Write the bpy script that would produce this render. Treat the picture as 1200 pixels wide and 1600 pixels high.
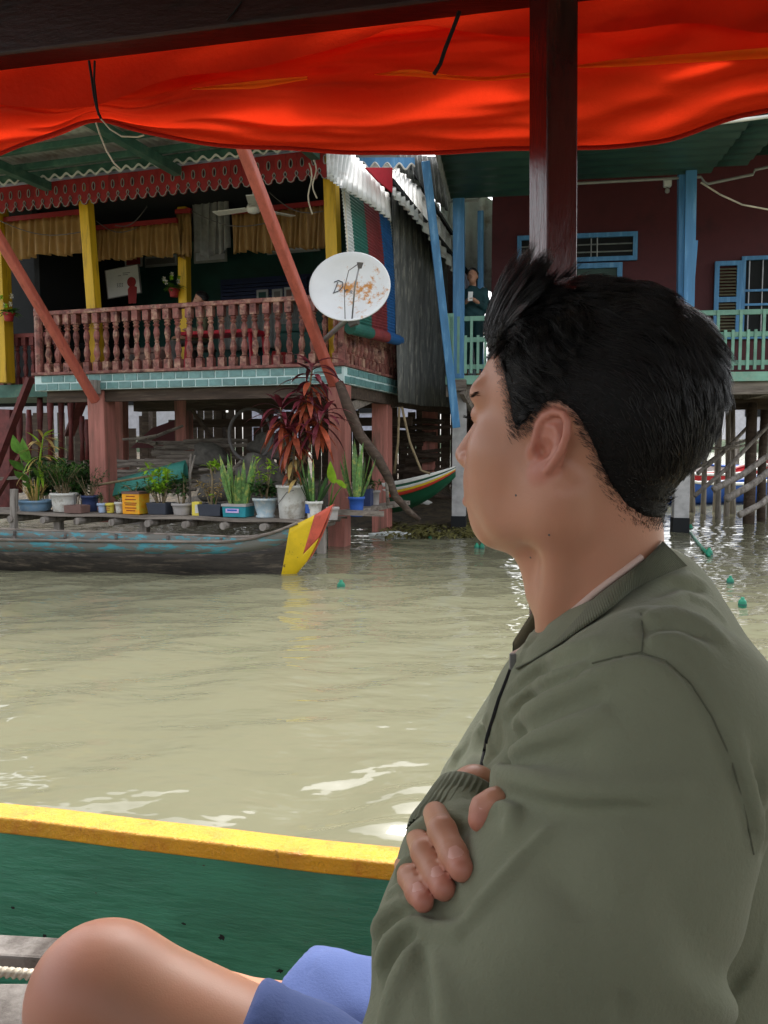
import bpy, bmesh, math, random
import numpy as np
from mathutils import Vector, Matrix
random.seed(7)
rng = np.random.default_rng(7)
for o in list(bpy.data.objects): bpy.data.objects.remove(o)
scene = bpy.context.scene
COL = scene.collection

# ------------------------------------------------------------ camera, sky, sun, exposure
FPX, HZ, CAMZ = 1300.0, 700.0, 1.25                 # focal length in photo pixels, horizon row, eye height above the water
PITCH = math.atan2(800.0 - HZ, FPX)
cam_d = bpy.data.cameras.new('camera'); cam = bpy.data.objects.new('camera', cam_d); COL.objects.link(cam)
cam.location = (0, 0, CAMZ); cam.rotation_euler = (math.pi/2 - PITCH, 0, 0)
cam_d.sensor_fit = 'VERTICAL'; cam_d.sensor_height = 36; cam_d.lens = 36*FPX/1600
cam_d.clip_start = 0.02; cam_d.clip_end = 2000
scene.camera = cam
scene.render.resolution_x, scene.render.resolution_y = 768, 1024

SUN_EL, SUN_AZ = math.radians(58), math.radians(14)     # azimuth measured clockwise from +Y
world = bpy.data.worlds.new('World'); scene.world = world; world.use_nodes = True
wn = world.node_tree; wn.nodes.clear()
sky = wn.nodes.new('ShaderNodeTexSky'); sky.sky_type = 'NISHITA'; sky.sun_disc = False
sky.sun_elevation = SUN_EL; sky.sun_rotation = SUN_AZ; sky.dust_density = 4.0; sky.air_density = 1.0; sky.ozone_density = 1.0
hs = wn.nodes.new('ShaderNodeHueSaturation'); hs.inputs['Saturation'].default_value = 0.22
bg = wn.nodes.new('ShaderNodeBackground'); bg.inputs['Strength'].default_value = 0.15
wo = wn.nodes.new('ShaderNodeOutputWorld')
wn.links.new(sky.outputs[0], hs.inputs['Color']); wn.links.new(hs.outputs[0], bg.inputs[0]); wn.links.new(bg.outputs[0], wo.inputs[0])
sun_d = bpy.data.lights.new('sun', 'SUN'); sun = bpy.data.objects.new('sun', sun_d); COL.objects.link(sun)
sun_d.energy = 0.85; sun_d.angle = math.radians(16); sun_d.color = (1.0, 0.96, 0.9)
sd = Vector((math.sin(SUN_AZ)*math.cos(SUN_EL), math.cos(SUN_AZ)*math.cos(SUN_EL), math.sin(SUN_EL)))
sun.rotation_euler = sd.to_track_quat('Z', 'Y').to_euler()
vs = scene.view_settings; vs.view_transform = 'Standard'; vs.look = 'None'; vs.gamma = 1.0; vs.exposure = 1.66
scene.cycles.max_bounces = 8; scene.cycles.diffuse_bounces = 4; scene.cycles.transparent_max_bounces = 8
scene.cycles.sample_clamp_indirect = 6.0
try:
    scene.cycles.use_denoising = True
except Exception: pass

# ------------------------------------------------------------ helpers
V = Vector
def ray(px, py):
    u, v = (px-600)/FPX, (800-py)/FPX
    return V((u, math.cos(PITCH)+v*math.sin(PITCH), v*math.cos(PITCH)-math.sin(PITCH)))
CAM = V((0, 0, CAMZ))
def at(px, py, d):                                   # the point at distance d ahead on the sight line through a photo pixel
    r = ray(px, py); return CAM + r*(d/r.y)
def atz(px, py, z):
    r = ray(px, py); return CAM + r*((z-CAMZ)/r.z)
def onplane(px, py, O, n):
    r = ray(px, py); return CAM + r*((O-CAM).dot(n)/r.dot(n))

class MB:
    def __init__(s): s.v = []; s.f = []
    def add(s, vs, fs):
        k = len(s.v); s.v += [tuple(p) for p in vs]; s.f += [tuple(i+k for i in f) for f in fs]; return s
    def box(s, c, size, R=None):
        a, b, d = size[0]/2, size[1]/2, size[2]/2; c = V(c)
        P = [V((x, y, z)) for z in (-d, d) for y in (-b, b) for x in (-a, a)]
        if R is not None: P = [R @ p for p in P]
        return s.add([c+p for p in P], [(0,2,3,1),(4,5,7,6),(0,1,5,4),(2,6,7,3),(0,4,6,2),(1,3,7,5)])
    def box2(s, lo, hi):
        return s.box([(lo[i]+hi[i])/2 for i in range(3)], [abs(hi[i]-lo[i]) for i in range(3)])
    def bar(s, p0, p1, w, h, up=(0,0,1), w1=None, h1=None):
        p0, p1 = V(p0), V(p1); d = (p1-p0).normalized(); up = V(up)
        x = d.cross(up)
        if x.length < 1e-4: x = d.cross(V((0,1,0)))
        x.normalize(); y = x.cross(d)
        w1 = w if w1 is None else w1; h1 = h if h1 is None else h1
        P = []
        for p, ww, hh in ((p0, w, h), (p1, w1, h1)):
            for a, b in ((-1,-1),(1,-1),(1,1),(-1,1)): P.append(p + x*(a*ww/2) + y*(b*hh/2))
        return s.add(P, [(0,1,2,3),(7,6,5,4),(0,4,5,1),(1,5,6,2),(2,6,7,3),(3,7,4,0)])
    def tube(s, pts, r, n=8, cap=True, sq=None):
        pts = [V(p) for p in pts]; m = len(pts)
        rs = r if isinstance(r, (list, tuple)) else [r]*m
        P = []; F = []; prev = None
        for i, p in enumerate(pts):
            t = (pts[min(i+1, m-1)] - pts[max(i-1, 0)]).normalized()
            if prev is None:
                x = t.cross(V((0,0,1)))
                if x.length < 1e-3: x = t.cross(V((0,1,0)))
            else: x = prev - t*prev.dot(t)
            x.normalize(); prev = x; y = t.cross(x)
            for k in range(n):
                a = 2*math.pi*k/n; P.append(p + (x*math.cos(a) + y*math.sin(a))*rs[i])
        for i in range(m-1):
            for k in range(n):
                k2 = (k+1) % n; F.append((i*n+k, i*n+k2, (i+1)*n+k2, (i+1)*n+k))
        if cap: F.append(tuple(range(n))[::-1]); F.append(tuple((m-1)*n+k for k in range(n)))
        return s.add(P, F)
    def lathe(s, prof, n=12, c=(0,0,0), cap=True, sx=1, sy=1, rot=0):
        c = V(c); P = []; F = []; m = len(prof)
        for r, z in prof:
            for k in range(n):
                a = 2*math.pi*k/n + rot; P.append(c + V((r*sx*math.cos(a), r*sy*math.sin(a), z)))
        for i in range(m-1):
            for k in range(n):
                k2 = (k+1) % n; F.append((i*n+k, i*n+k2, (i+1)*n+k2, (i+1)*n+k))
        if cap: F.append(tuple(range(n))[::-1]); F.append(tuple((m-1)*n+k for k in range(n)))
        return s.add(P, F)
    def grid(s, rows, thick=None):                   # rows of points -> sheet; thick: vector offset for a second side
        h, w = len(rows), len(rows[0])
        P = [V(p) for r in rows for p in r]
        F = [(i*w+j, i*w+j+1, (i+1)*w+j+1, (i+1)*w+j) for i in range(h-1) for j in range(w-1)]
        if thick is not None:
            t = V(thick); n = len(P); P += [p+t for p in P]
            F += [tuple(n+k for k in reversed(f)) for f in F[:(h-1)*(w-1)]]
            rim = [j for j in range(w)] + [i*w+w-1 for i in range(1, h)] + [(h-1)*w+j for j in range(w-2, -1, -1)] + [i*w for i in range(h-2, 0, -1)]
            for a, b in zip(rim, rim[1:]+rim[:1]): F.append((b, a, a+n, b+n))
        return s.add(P, F)
    def prism(s, poly, o, ex, ey, t):                # polygon in plane (ex,ey) at o, extruded by vector t (centred)
        o, ex, ey, t = V(o), V(ex), V(ey), V(t); n = len(poly)
        A = [o + ex*a + ey*b - t*.5 for a, b in poly]; B = [p+t for p in A]
        F = [tuple(range(n))[::-1], tuple(range(n, 2*n))] + [(i, (i+1) % n, n+(i+1) % n, n+i) for i in range(n)]
        return s.add(A+B, F)
    def leaf(s, base, d, L, w, droop=.3, seg=4, fold=.15, up=(0,0,1), tipw=.05, basew=.3, mid=.45):
        base, d = V(base), V(d).normalized(); p = base.copy(); P = []; F = []
        side = d.cross(V(up))
        if side.length < 1e-3: side = d.cross(V((0,1,.3)))
        side.normalize()
        for i in range(seg+1):
            t = i/seg
            ww = w*(basew + (1-basew)*math.sin(min(1, t/mid)*math.pi/2)) if t < mid else w*(tipw + (1-tipw)*math.cos((t-mid)/(1-mid)*math.pi/2))
            nrm = side.cross(d).normalized()
            P += [p - side*ww/2 + nrm*fold*ww, p, p + side*ww/2 + nrm*fold*ww]
            d = (d + V((0,0,-droop/seg*1.6))).normalized(); p = p + d*(L/seg)
        for i in range(seg):
            a = i*3; F += [(a, a+1, a+4, a+3), (a+1, a+2, a+5, a+4)]
        return s.add(P, F)
    def mesh(s, name, smooth=False):
        me = bpy.data.meshes.new(name); me.from_pydata(s.v, [], s.f); me.update()
        if smooth: me.polygons.foreach_set('use_smooth', [True]*len(me.polygons))
        return me

def tag(o, label=None, cat=None, group=None, kind=None):
    if label: o['label'] = label
    if cat: o['category'] = cat
    if group: o['group'] = group
    if kind: o['kind'] = kind
    return o
def put(name, me, mat=None, parent=None, local=False, loc=None, rot=None, scl=None, bevel=0):
    o = bpy.data.objects.new(name, me); COL.objects.link(o)
    if mat is not None:
        if len(me.materials) == 0: me.materials.append(mat)
    if loc is not None: o.location = loc
    if rot is not None: o.rotation_euler = rot
    if scl is not None: o.scale = scl
    if parent is not None:
        o.parent = parent
        if not local:
            p = parent; M_ = Matrix()
            while p is not None:
                M_ = p.matrix_parent_inverse @ p.matrix_basis @ M_ if False else (p.matrix_parent_inverse @ p.matrix_basis) @ M_
                p = p.parent
            o.matrix_parent_inverse = M_.inverted()
    if bevel:
        b = o.modifiers.new('bevel', 'BEVEL'); b.width = bevel; b.segments = 2; b.limit_method = 'ANGLE'; b.harden_normals = False
    return o
def obj(name, mb, mat, parent=None, smooth=False, local=False, bevel=0, label=None, cat=None, group=None, kind=None):
    o = put(name, mb.mesh(name, smooth), mat, parent, local, bevel=bevel)
    return tag(o, label, cat, group, kind)
def thing(name, loc, label, cat, group=None, rz=0):
    o = bpy.data.objects.new(name, None); COL.objects.link(o); o.location = loc; o.rotation_euler = (0, 0, rz)
    o.empty_display_size = .1
    return tag(o, label, cat, group)

# ------------------------------------------------------------ materials
def srgb(r, g, b):
    f = lambda c: ((c/255+.055)/1.055)**2.4 if c > 10 else c/255/12.92
    return (f(r), f(g), f(b), 1)
def M(name, col, rough=.6, var=.18, scale=6., bump=.2, bscale=60., grain=None, dirt=None, dirt_amt=.35, dirt_scale=5., dirt_edge=.08,
      metal=0., spec=.4, rnd=.12, transl=0., sss=0., stretch=10., bdist=.004, coat=0., dirt2=None, dirt2_amt=.3, dirt2_scale=20.):
    m = bpy.data.materials.new(name); m.use_nodes = True; nt = m.node_tree; N = nt.nodes; Lk = nt.links
    p = N['Principled BSDF']; out = N['Material Output']
    tc = N.new('ShaderNodeTexCoord'); mp = N.new('ShaderNodeMapping'); Lk.new(tc.outputs['Object'], mp.inputs[0])
    if grain is not None:
        sc = [1.0, 1.0, 1.0]; 
        for i in range(3):
            if i != grain: sc[i] = stretch
        mp.inputs['Scale'].default_value = [c/ stretch * 3 for c in sc]
    oi = N.new('ShaderNodeObjectInfo')
    add = N.new('ShaderNodeVectorMath'); add.operation = 'ADD'; mul = N.new('ShaderNodeMath'); mul.operation = 'MULTIPLY'; mul.inputs[1].default_value = 17.3
    Lk.new(oi.outputs['Random'], mul.inputs[0]); Lk.new(mp.outputs[0], add.inputs[0]); Lk.new(mul.outputs[0], add.inputs[1])
    def noise(s, det=5., r=.6):
        n = N.new('ShaderNodeTexNoise'); n.inputs['Scale'].default_value = s; n.inputs['Detail'].default_value = det; n.inputs['Roughness'].default_value = r
        Lk.new(add.outputs[0], n.inputs['Vector']); return n
    n1 = noise(scale)
    mr = N.new('ShaderNodeMapRange'); mr.inputs[1].default_value = .25; mr.inputs[2].default_value = .75
    mr.inputs[3].default_value = 1-var*1.6; mr.inputs[4].default_value = 1+var*1.4
    Lk.new(n1.outputs[0], mr.inputs[0])
    rv = N.new('ShaderNodeMapRange'); rv.inputs[3].default_value = 1-rnd; rv.inputs[4].default_value = 1+rnd
    Lk.new(oi.outputs['Random'], rv.inputs[0])
    mm = N.new('ShaderNodeMath'); mm.operation = 'MULTIPLY'; Lk.new(mr.outputs[0], mm.inputs[0]); Lk.new(rv.outputs[0], mm.inputs[1])
    vm = N.new('ShaderNodeVectorMath'); vm.operation = 'SCALE'; vm.inputs[0].default_value = col[:3]; Lk.new(mm.outputs[0], vm.inputs['Scale'])
    cur = vm.outputs[0]; rsock = None
    for (dc, da, ds) in ((dirt, dirt_amt, dirt_scale), (dirt2, dirt2_amt, dirt2_scale)):
        if dc is None: continue
        n2 = noise(ds, 8., .68)
        dr = N.new('ShaderNodeMapRange'); th = .72-.42*da; dr.inputs[1].default_value = th-dirt_edge; dr.inputs[2].default_value = th+dirt_edge; dr.clamp = True
        Lk.new(n2.outputs[0], dr.inputs[0])
        mx = N.new('ShaderNodeMix'); mx.data_type = 'RGBA'; Lk.new(dr.outputs[0], mx.inputs['Factor'])
        Lk.new(cur, mx.inputs['A']); mx.inputs['B'].default_value = dc; cur = mx.outputs['Result']
    Lk.new(cur, p.inputs['Base Color'])
    p.inputs['Roughness'].default_value = rough; p.inputs['Metallic'].default_value = metal; p.inputs['Specular IOR Level'].default_value = spec
    if coat: p.inputs['Coat Weight'].default_value = coat; p.inputs['Coat Roughness'].default_value = .15
    if sss:
        p.inputs['Subsurface Weight'].default_value = sss; p.inputs['Subsurface Radius'].default_value = (.012, .004, .002); p.inputs['Subsurface Scale'].default_value = 1.0
    if bump:
        nb = noise(bscale, 6., .65); b = N.new('ShaderNodeBump'); b.inputs['Strength'].default_value = min(1, bump); b.inputs['Distance'].default_value = bdist
        Lk.new(nb.outputs[0], b.inputs['Height']); Lk.new(b.outputs[0], p.inputs['Normal'])
    if transl:
        t = N.new('ShaderNodeBsdfTranslucent'); Lk.new(cur, t.inputs[0]); ms = N.new('ShaderNodeMixShader'); ms.inputs[0].default_value = transl
        Lk.new(p.outputs[0], ms.inputs[1]); Lk.new(t.outputs[0], ms.inputs[2]); Lk.new(ms.outputs[0], out.inputs[0])
    return m
def emis(name, col, s):
    m = bpy.data.materials.new(name); m.use_nodes = True; m.node_tree.nodes['Principled BSDF'].inputs['Base Color'].default_value = col
    return m

mt = {}
mt['pinkwood']  = M('pink painted stilt wood', srgb(176,112,100), .6, .2, 5, .35, 30, grain=2, dirt=srgb(120,88,76), dirt_amt=.35, dirt_scale=3)
mt['rail']      = M('weathered rose baluster paint', srgb(138,84,76), .55, .3, 9, .3, 60, dirt=srgb(188,150,128), dirt_amt=.35, dirt_scale=7, dirt2=srgb(70,34,30), dirt2_amt=.3, dirt2_scale=12, rnd=.22)
mt['oldrail']   = M('dark red baluster paint', srgb(110,52,50), .55, .3, 9, .3, 60, rnd=.2)
mt['brace']     = M('salmon brace paint', srgb(172,88,72), .5, .15, 4, .25, 40, grain=2, dirt=srgb(140,70,56), dirt_amt=.25)
mt['yellow']    = M('yellow post paint', srgb(222,178,40), .5, .15, 4, .25, 30, grain=2, dirt=srgb(150,112,40), dirt_amt=.2)
mt['tile']      = M('grey teal glazed tile', srgb(108,148,146), .25, .16, 14, .1, 60, rnd=.16)
mt['grout']     = M('pale grout', srgb(200,222,220), .8, .06, 9, .2, 80)
mt['green']     = M('bottle green paint', srgb(58,98,86), .5, .2, 5, .2, 40, dirt=srgb(92,120,104), dirt_amt=.3)
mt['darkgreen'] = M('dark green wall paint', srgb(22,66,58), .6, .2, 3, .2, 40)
mt['white']     = M('white paint', srgb(222,222,216), .5, .08, 6, .1, 60, dirt=srgb(150,146,136), dirt_amt=.2)
mt['redboard']  = M('carved red board paint', srgb(150,40,40), .5, .15, 6, .2, 50)
mt['trimline']  = M('pale grey outline paint', srgb(150,150,146), .6, .1, 6, .1, 50)
mt['zinc']      = M('zinc corrugated sheet', srgb(196,198,194), .5, .12, 3, .1, 40, metal=.0, dirt=srgb(140,130,118), dirt_amt=.25, dirt_scale=2)
mt['zincdark']  = M('weathered dark corrugated sheet', srgb(96,98,96), .7, .35, 5, .4, 30, dirt=srgb(150,148,140), dirt_amt=.3, dirt_scale=9, stretch=8, grain=2)
mt['greensheet']= M('green corrugated sheet', srgb(44,72,62), .5, .2, 3, .1, 40)
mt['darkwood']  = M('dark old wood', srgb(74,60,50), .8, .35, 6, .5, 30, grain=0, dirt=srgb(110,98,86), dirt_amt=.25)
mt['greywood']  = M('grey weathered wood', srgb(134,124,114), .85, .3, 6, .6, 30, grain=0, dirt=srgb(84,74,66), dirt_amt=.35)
mt['greywoodz'] = M('grey weathered post wood', srgb(150,142,134), .85, .3, 6, .6, 30, grain=2, dirt=srgb(90,80,72), dirt_amt=.35)
mt['maroon']    = M('maroon wall paint', srgb(84,26,32), .6, .12, 2, .15, 30, dirt=srgb(66,20,26), dirt_amt=.3, dirt_scale=2)
mt['blue']      = M('sky blue paint', srgb(80,138,186), .5, .15, 5, .25, 40, grain=2, dirt=srgb(120,170,206), dirt_amt=.25, dirt2=srgb(90,96,100), dirt2_amt=.12)
mt['mint']      = M('mint green paint', srgb(122,168,148), .5, .14, 6, .25, 50, dirt=srgb(150,170,150), dirt_amt=.2)
mt['louvre']    = M('louvre slat wood', srgb(110,104,84), .6, .2, 9, .3, 50)
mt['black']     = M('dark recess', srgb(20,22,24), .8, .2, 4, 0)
mt['metalrod']  = M('grey metal rod', srgb(160,160,160), .4, .15, 9, .1, metal=.6)
mt['mud']       = M('mud bank', srgb(92,80,62), .8, .3, 3, .8, 9, dirt=srgb(58,52,42), dirt_amt=.5, bdist=.03)
mt['thread']    = M('gold fringe cloth', srgb(172,134,80), .5, .12, 5, .2, 60, transl=.15, rnd=.15)
mt['greycloth'] = M('grey drape cloth', srgb(150,150,146), .8, .2, 6, .2, 60, transl=.1)
mt['navy']      = M('navy louvre paint', srgb(30,44,84), .5, .2, 5, .1)
mt['paper']     = M('poster paper', srgb(206,204,200), .5, .06, 5, 0)
mt['redcloth']  = M('crimson cloth', srgb(196,30,52), .8, .12, 6, .2, 60, transl=.3)
mt['chairred']  = M('red plastic', srgb(206,40,60), .35, .1, 4, 0)
mt['leafgreen'] = M('leaf green', srgb(92,136,52), .5, .3, 12, .1, transl=.25, rnd=.3)
mt['leafdark']  = M('dark leaf green', srgb(52,84,38), .5, .35, 12, .1, transl=.2, rnd=.3)
mt['leaflime']  = M('lime leaf', srgb(150,190,50), .45, .2, 10, .1, transl=.3, rnd=.15)
mt['leafsans']  = M('snake plant leaf', srgb(110,150,84), .45, .35, 30, .1, transl=.15, dirt=srgb(196,196,100), dirt_amt=.3, dirt_scale=14, rnd=.2)
mt['leafred']   = M('cordyline burgundy leaf', srgb(104,40,50), .4, .4, 10, .1, transl=.25, rnd=.45, spec=.6)
mt['leafrust']  = M('cordyline rust leaf', srgb(176,84,56), .5, .35, 10, .1, transl=.25, rnd=.35)
mt['leafdry']   = M('dry straw leaf', srgb(188,160,96), .7, .3, 10, .1, transl=.2, rnd=.25)
mt['stem']      = M('plant stem', srgb(128,112,84), .7, .25, 12, .3)
mt['soil']      = M('soil', srgb(62,50,40), .9, .3, 20, .8, 60)
def plain(n, r, g, b, rough=.5, var=.1, **k): 
    mt[n] = M(n.replace('_', ' '), srgb(r, g, b), rough, var, 8, k.pop('bump', .1), 50, **k); return mt[n]
plain('plastic_blue', 118,152,180, dirt=srgb(150,160,160), dirt_amt=.3); plain('plastic_white', 214,212,204, dirt=srgb(160,150,134), dirt_amt=.3, dirt_scale=9)
plain('clay_brown', 120,92,84, .8); plain('plastic_navy', 54,66,104); plain('tub_lightblue', 176,196,224); plain('tub_yellow', 226,206,84)
plain('can_orange', 236,160,28, dirt=srgb(214,190,60), dirt_amt=.35, dirt_scale=9); plain('planter_charcoal', 62,66,76); plain('pot_grey', 168,162,158, .8)
plain('tub_teal', 40,138,150); plain('pot_paleblue', 168,188,196, dirt=srgb(206,206,200), dirt_amt=.4, dirt_scale=12)
plain('label_lilac', 206,180,226); plain('print_brown', 150,70,16); plain('print_dark', 40,40,44); plain('concrete', 170,168,166, .85, .2, bump=.6)
plain('float_green', 26,128,98, .4); plain('rope_white', 206,196,176, .8, .2); plain('rubber', 96,92,90, .7); plain('ink', 74,80,90, .5); plain('rust', 190,120,50, .8, .3)
plain('skin_far', 170,124,100); plain('cloth_teal', 26,62,66, .8, .2); plain('hair_far', 18,15,14); plain('cloth_olive', 84,86,62, .8); plain('cloth_cream', 200,196,180)
plain('cream_wall', 196,196,204); plain('lavender_sheet', 176,178,196, .5, .15); plain('redroof', 150,66,54, .7); plain('far_blue', 52,96,180); plain('far_red', 190,40,48); plain('far_white', 220,222,226)
plain('hull_green', 28,84,58, .4); plain('stripe_yellow', 226,190,50); plain('stripe_red', 190,60,44); plain('stripe_white', 220,220,214); plain('sack', 92,88,82, .95, .35, bump=.9)
plain('tarp_teal', 70,150,136, .6)
# ------------------------------------------------------------ water
def water_material():
    m = bpy.data.materials.new('muddy river water'); m.use_nodes = True; nt = m.node_tree; N = nt.nodes; L = nt.links
    p = N['Principled BSDF']; p.inputs['Roughness'].default_value = .05; p.inputs['IOR'].default_value = 1.33
    geo = N.new('ShaderNodeNewGeometry')
    n = N.new('ShaderNodeTexNoise'); n.inputs['Scale'].default_value = .5; n.inputs['Detail'].default_value = 4; L.new(geo.outputs['Position'], n.inputs['Vector'])
    mx = N.new('ShaderNodeMix'); mx.data_type = 'RGBA'; mx.inputs['A'].default_value = srgb(113,112,90); mx.inputs['B'].default_value = srgb(121,119,97)
    L.new(n.outputs[0], mx.inputs['Factor']); L.new(mx.outputs['Result'], p.inputs['Base Color'])
    mp = N.new('ShaderNodeMapping'); mp.inputs['Rotation'].default_value = (0, 0, math.radians(14)); mp.inputs['Scale'].default_value = (.75, 1.35, 1); L.new(geo.outputs['Position'], mp.inputs[0])
    n1 = N.new('ShaderNodeTexNoise'); n1.inputs['Scale'].default_value = 5.0; n1.inputs['Detail'].default_value = 2.2; n1.inputs['Roughness'].default_value = .45; L.new(mp.outputs[0], n1.inputs['Vector'])
    b = N.new('ShaderNodeBump'); b.inputs['Strength'].default_value = .55; b.inputs['Distance'].default_value = .035; L.new(n1.outputs[0], b.inputs['Height']); L.new(b.outputs[0], p.inputs['Normal'])
    return m
def build_water():
    xs = np.concatenate([-np.geomspace(400, 9, 24), np.arange(-8.9, 9, .055), np.geomspace(9, 400, 24)])
    ys = np.concatenate([-np.geomspace(300, 1.2, 20), np.linspace(-1.0, 1.2, 20), np.arange(1.25, 6, .035), np.arange(6, 14, .06), np.geomspace(14.1, 700, 60)])
    X, Y = np.meshgrid(xs, ys); Z = np.zeros_like(X)
    fade = np.clip((16-np.hypot(X, Y-3))/8, 0, 1)
    r = np.random.default_rng(3)
    for i in range(26):
        lam = r.uniform(.16, 1.1); a = math.radians(r.normal(100, 26)); k = 2*math.pi/lam
        dx, dy = math.cos(a), math.sin(a)
        warp = .6*np.sin(X*r.uniform(.5,1.4)+r.uniform(0,6)) + .6*np.sin(Y*r.uniform(.5,1.4)+r.uniform(0,6))
        Z += .0042*lam**.9*np.sin(k*(X*dx+Y*dy)+warp*1.6+r.uniform(0,6.28))*r.uniform(.5,1)
    for i in range(14):                                # short chop in a loose patch off the boat's side
        lam = r.uniform(.09, .20); a = math.radians(r.normal(86, 18)); k = 2*math.pi/lam
        Z += .0016*(lam/.2)*np.sin(k*(X*math.cos(a)+Y*math.sin(a))+1.5*np.sin(X*4+i)+r.uniform(0,6.28))*np.exp(-((X-.05)**2/.35+(Y-2.75)**2/.45))
    # livelier ripples where the boats have just moved the water
    Z *= fade*(1+.8*np.exp(-((X-.10)**2/.3+(Y-2.7)**2/.5)))
    V3 = np.stack([X, Y, Z], -1).reshape(-1, 3); h, w = X.shape
    idx = np.arange(h*w).reshape(h, w)
    F = np.stack([idx[:-1,:-1], idx[:-1,1:], idx[1:,1:], idx[1:,:-1]], -1).reshape(-1, 4)
    me = np_mesh('water', V3, F, True)
    o = put('water', me, water_material()); tag(o, 'murky olive brown river water with small ripples', 'water', kind='structure')
def np_mesh(name, P, F, smooth=True):
    me = bpy.data.meshes.new(name); P = np.asarray(P, np.float32); F = np.asarray(F, np.int32)
    me.vertices.add(len(P)); me.vertices.foreach_set('co', P.ravel())
    me.loops.add(F.size); me.loops.foreach_set('vertex_index', F.ravel())
    me.polygons.add(len(F)); k = F.shape[1]
    me.polygons.foreach_set('loop_start', np.arange(0, F.size, k, dtype=np.int32)); 
    me.update(calc_edges=True); me.validate()
    me.polygons.foreach_set('use_smooth', np.full(len(me.polygons), smooth)); return me
build_water()

# mud bank under the houses
mb = MB(); rows = []
for i in range(16):
    rw = []
    for j in range(44):
        x = -9 + j*.42; y = 11.5 + i*.55
        base = -.25 + .09*i if x < 2.2 else -.5
        t = max(0, min(1, (x-1.2)/1.2)); base = base*(1-t) + (-.6)*t
        yy = y - .30*(x+.5) if x < 2 else y - .75
        rw.append((x, yy, base + .09*math.sin(x*3.1+i)*math.cos(i*1.7+x*.9)))
    rows.append(rw)
mb.grid(rows); obj('mud_bank', mb, mt['mud'], smooth=True, kind='structure', label='dark mud bank under the stilt houses', cat='bank')

# ------------------------------------------------------------ left stilt house (local frame: s along the front, i inwards, z up)
HA = math.radians(-18); HO = V((at(537, 700, 10.5).x, 10.5, 0))
HM = Matrix.Translation(HO) @ Matrix.Rotation(HA, 4, 'Z'); HMI = HM.inverted()
hu = (HM.to_3x3() @ V((1,0,0))); hn = (HM.to_3x3() @ V((0,1,0)))
def HL(px, py, i=0.): return HMI @ onplane(px, py, HO + hn*i, hn)       # on the front plane, i metres in
def HS(px, py, s=0.): return HMI @ onplane(px, py, HO + hu*s, hu)       # on the side plane at s
house = thing('stilt_house', HO, 'stilt house with pink balustrade balcony, yellow posts and teal tile band', 'house', rz=HA)
def hob(name, mb, mat, parent=None, **k): return obj(name, mb, mat, parent or house, local=True, **k)
FZ, RZ = 2.28, 3.17
S0 = HL(55, 600).x
# floor slab and tile band
floor = hob('floor_slab', MB().box2((S0-.02, .02, 2.06), (.0, 6.2, 2.27)), mt['grout'])
hob('floor_beam', MB().box2((S0+.1, .12, 1.90), (-.05, .24, 2.06)), mt['darkwood']); hob('floor_beam', MB().box2((S0+.1, 2.2, 1.86), (-.05, 2.36, 2.06)), mt['darkwood'])
hob('floor_beam', MB().box2((-.2, .3, 1.9), (-.06, 6, 2.055)), mt['darkwood'])
hob('floor_edge', MB().box2((S0-.04, -.03, 2.275), (.03, .16, 2.315)), mt['rail'], bevel=.006)
hob('floor_edge', MB().box2((-.13, .16, 2.275), (.03, 2.6, 2.315)), mt['rail'], bevel=.006)
tw, th_ = .176, .085
tme = MB().box((0,0,0), (tw, .016, th_)).mesh('tile'); tme.materials.append(mt['tile'])
tms = MB().box((0,0,0), (.016, tw, th_)).mesh('tile'); tms.materials.append(mt['tile'])
for r_ in range(2):
    s = S0 + .09 + (.1 if r_ else 0); z = 2.112 + r_*.108
    while s < -.05:
        put('tile', tme, parent=floor, local=True, loc=(s, .016+random.uniform(-.002,.002), z+random.uniform(-.003,.003)), rot=(0, random.uniform(-.012,.012), 0)); s += tw+.023
    i = .13 + (.1 if r_ else 0)
    while i < 2.6:
        put('tile', tms, parent=floor, local=True, loc=(.003+random.uniform(-.002,.002), i, z+random.uniform(-.003,.003)), rot=(random.uniform(-.012,.012), 0, 0)); i += tw+.023
# balustrade
def baluster_mesh(name, h, r, n=8):
    mb = MB(); b = .16*h; t = .17*h
    mb.box2((-r*.95, -r*.95, 0), (r*.95, r*.95, b)); mb.box2((-r*.95, -r*.95, h-t), (r*.95, r*.95, h))
    m = h-b-t
    prof = [(.6,0),(.95,.03),(.6,.06),(.75,.12),(1.0,.22),(.85,.32),(.5,.42),(.72,.45),(.5,.48),(.62,.52),(.95,.66),(.8,.76),(.5,.82),(1.0,.87),(.6,.91),(.98,.96),(.6,1.0)]
    mb.lathe([(a*r, b + k*m) for a, k in prof], n, cap=False)
    return mb.mesh(name)
bal = baluster_mesh('baluster', RZ-.06-2.315, .047); bal.materials.append(mt['rail'])
bal2 = baluster_mesh('baluster', .74, .042); bal2.materials.append(mt['oldrail'])
s = S0 + .03; k = 0
hob('newel_post', MB().lathe([(.06,2.315),(.06,3.12),(.05,3.14),(.065,3.18),(.06,3.22),(.035,3.25),(.0,3.255)], 8, (S0+.04,.06,0)), mt['rail'])
s += .17
while s < -.02:
    put('baluster', bal, parent=house, local=True, loc=(s, .06, 2.315), rot=(random.uniform(-.012,.012), random.uniform(-.02,.02), random.uniform(-.1,.1)))
    s += .163 + random.uniform(-.004,.004)
i = .22
while i < 2.55:
    put('baluster', bal, parent=house, local=True, loc=(-.06, i, 2.315), rot=(random.uniform(-.02,.02), 0, random.uniform(-.1,.1))); i += .15
hob('hand_rail', MB().box2((S0, .0, RZ-.06), (-.0, .13, RZ)), mt['rail'], bevel=.01)
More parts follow.
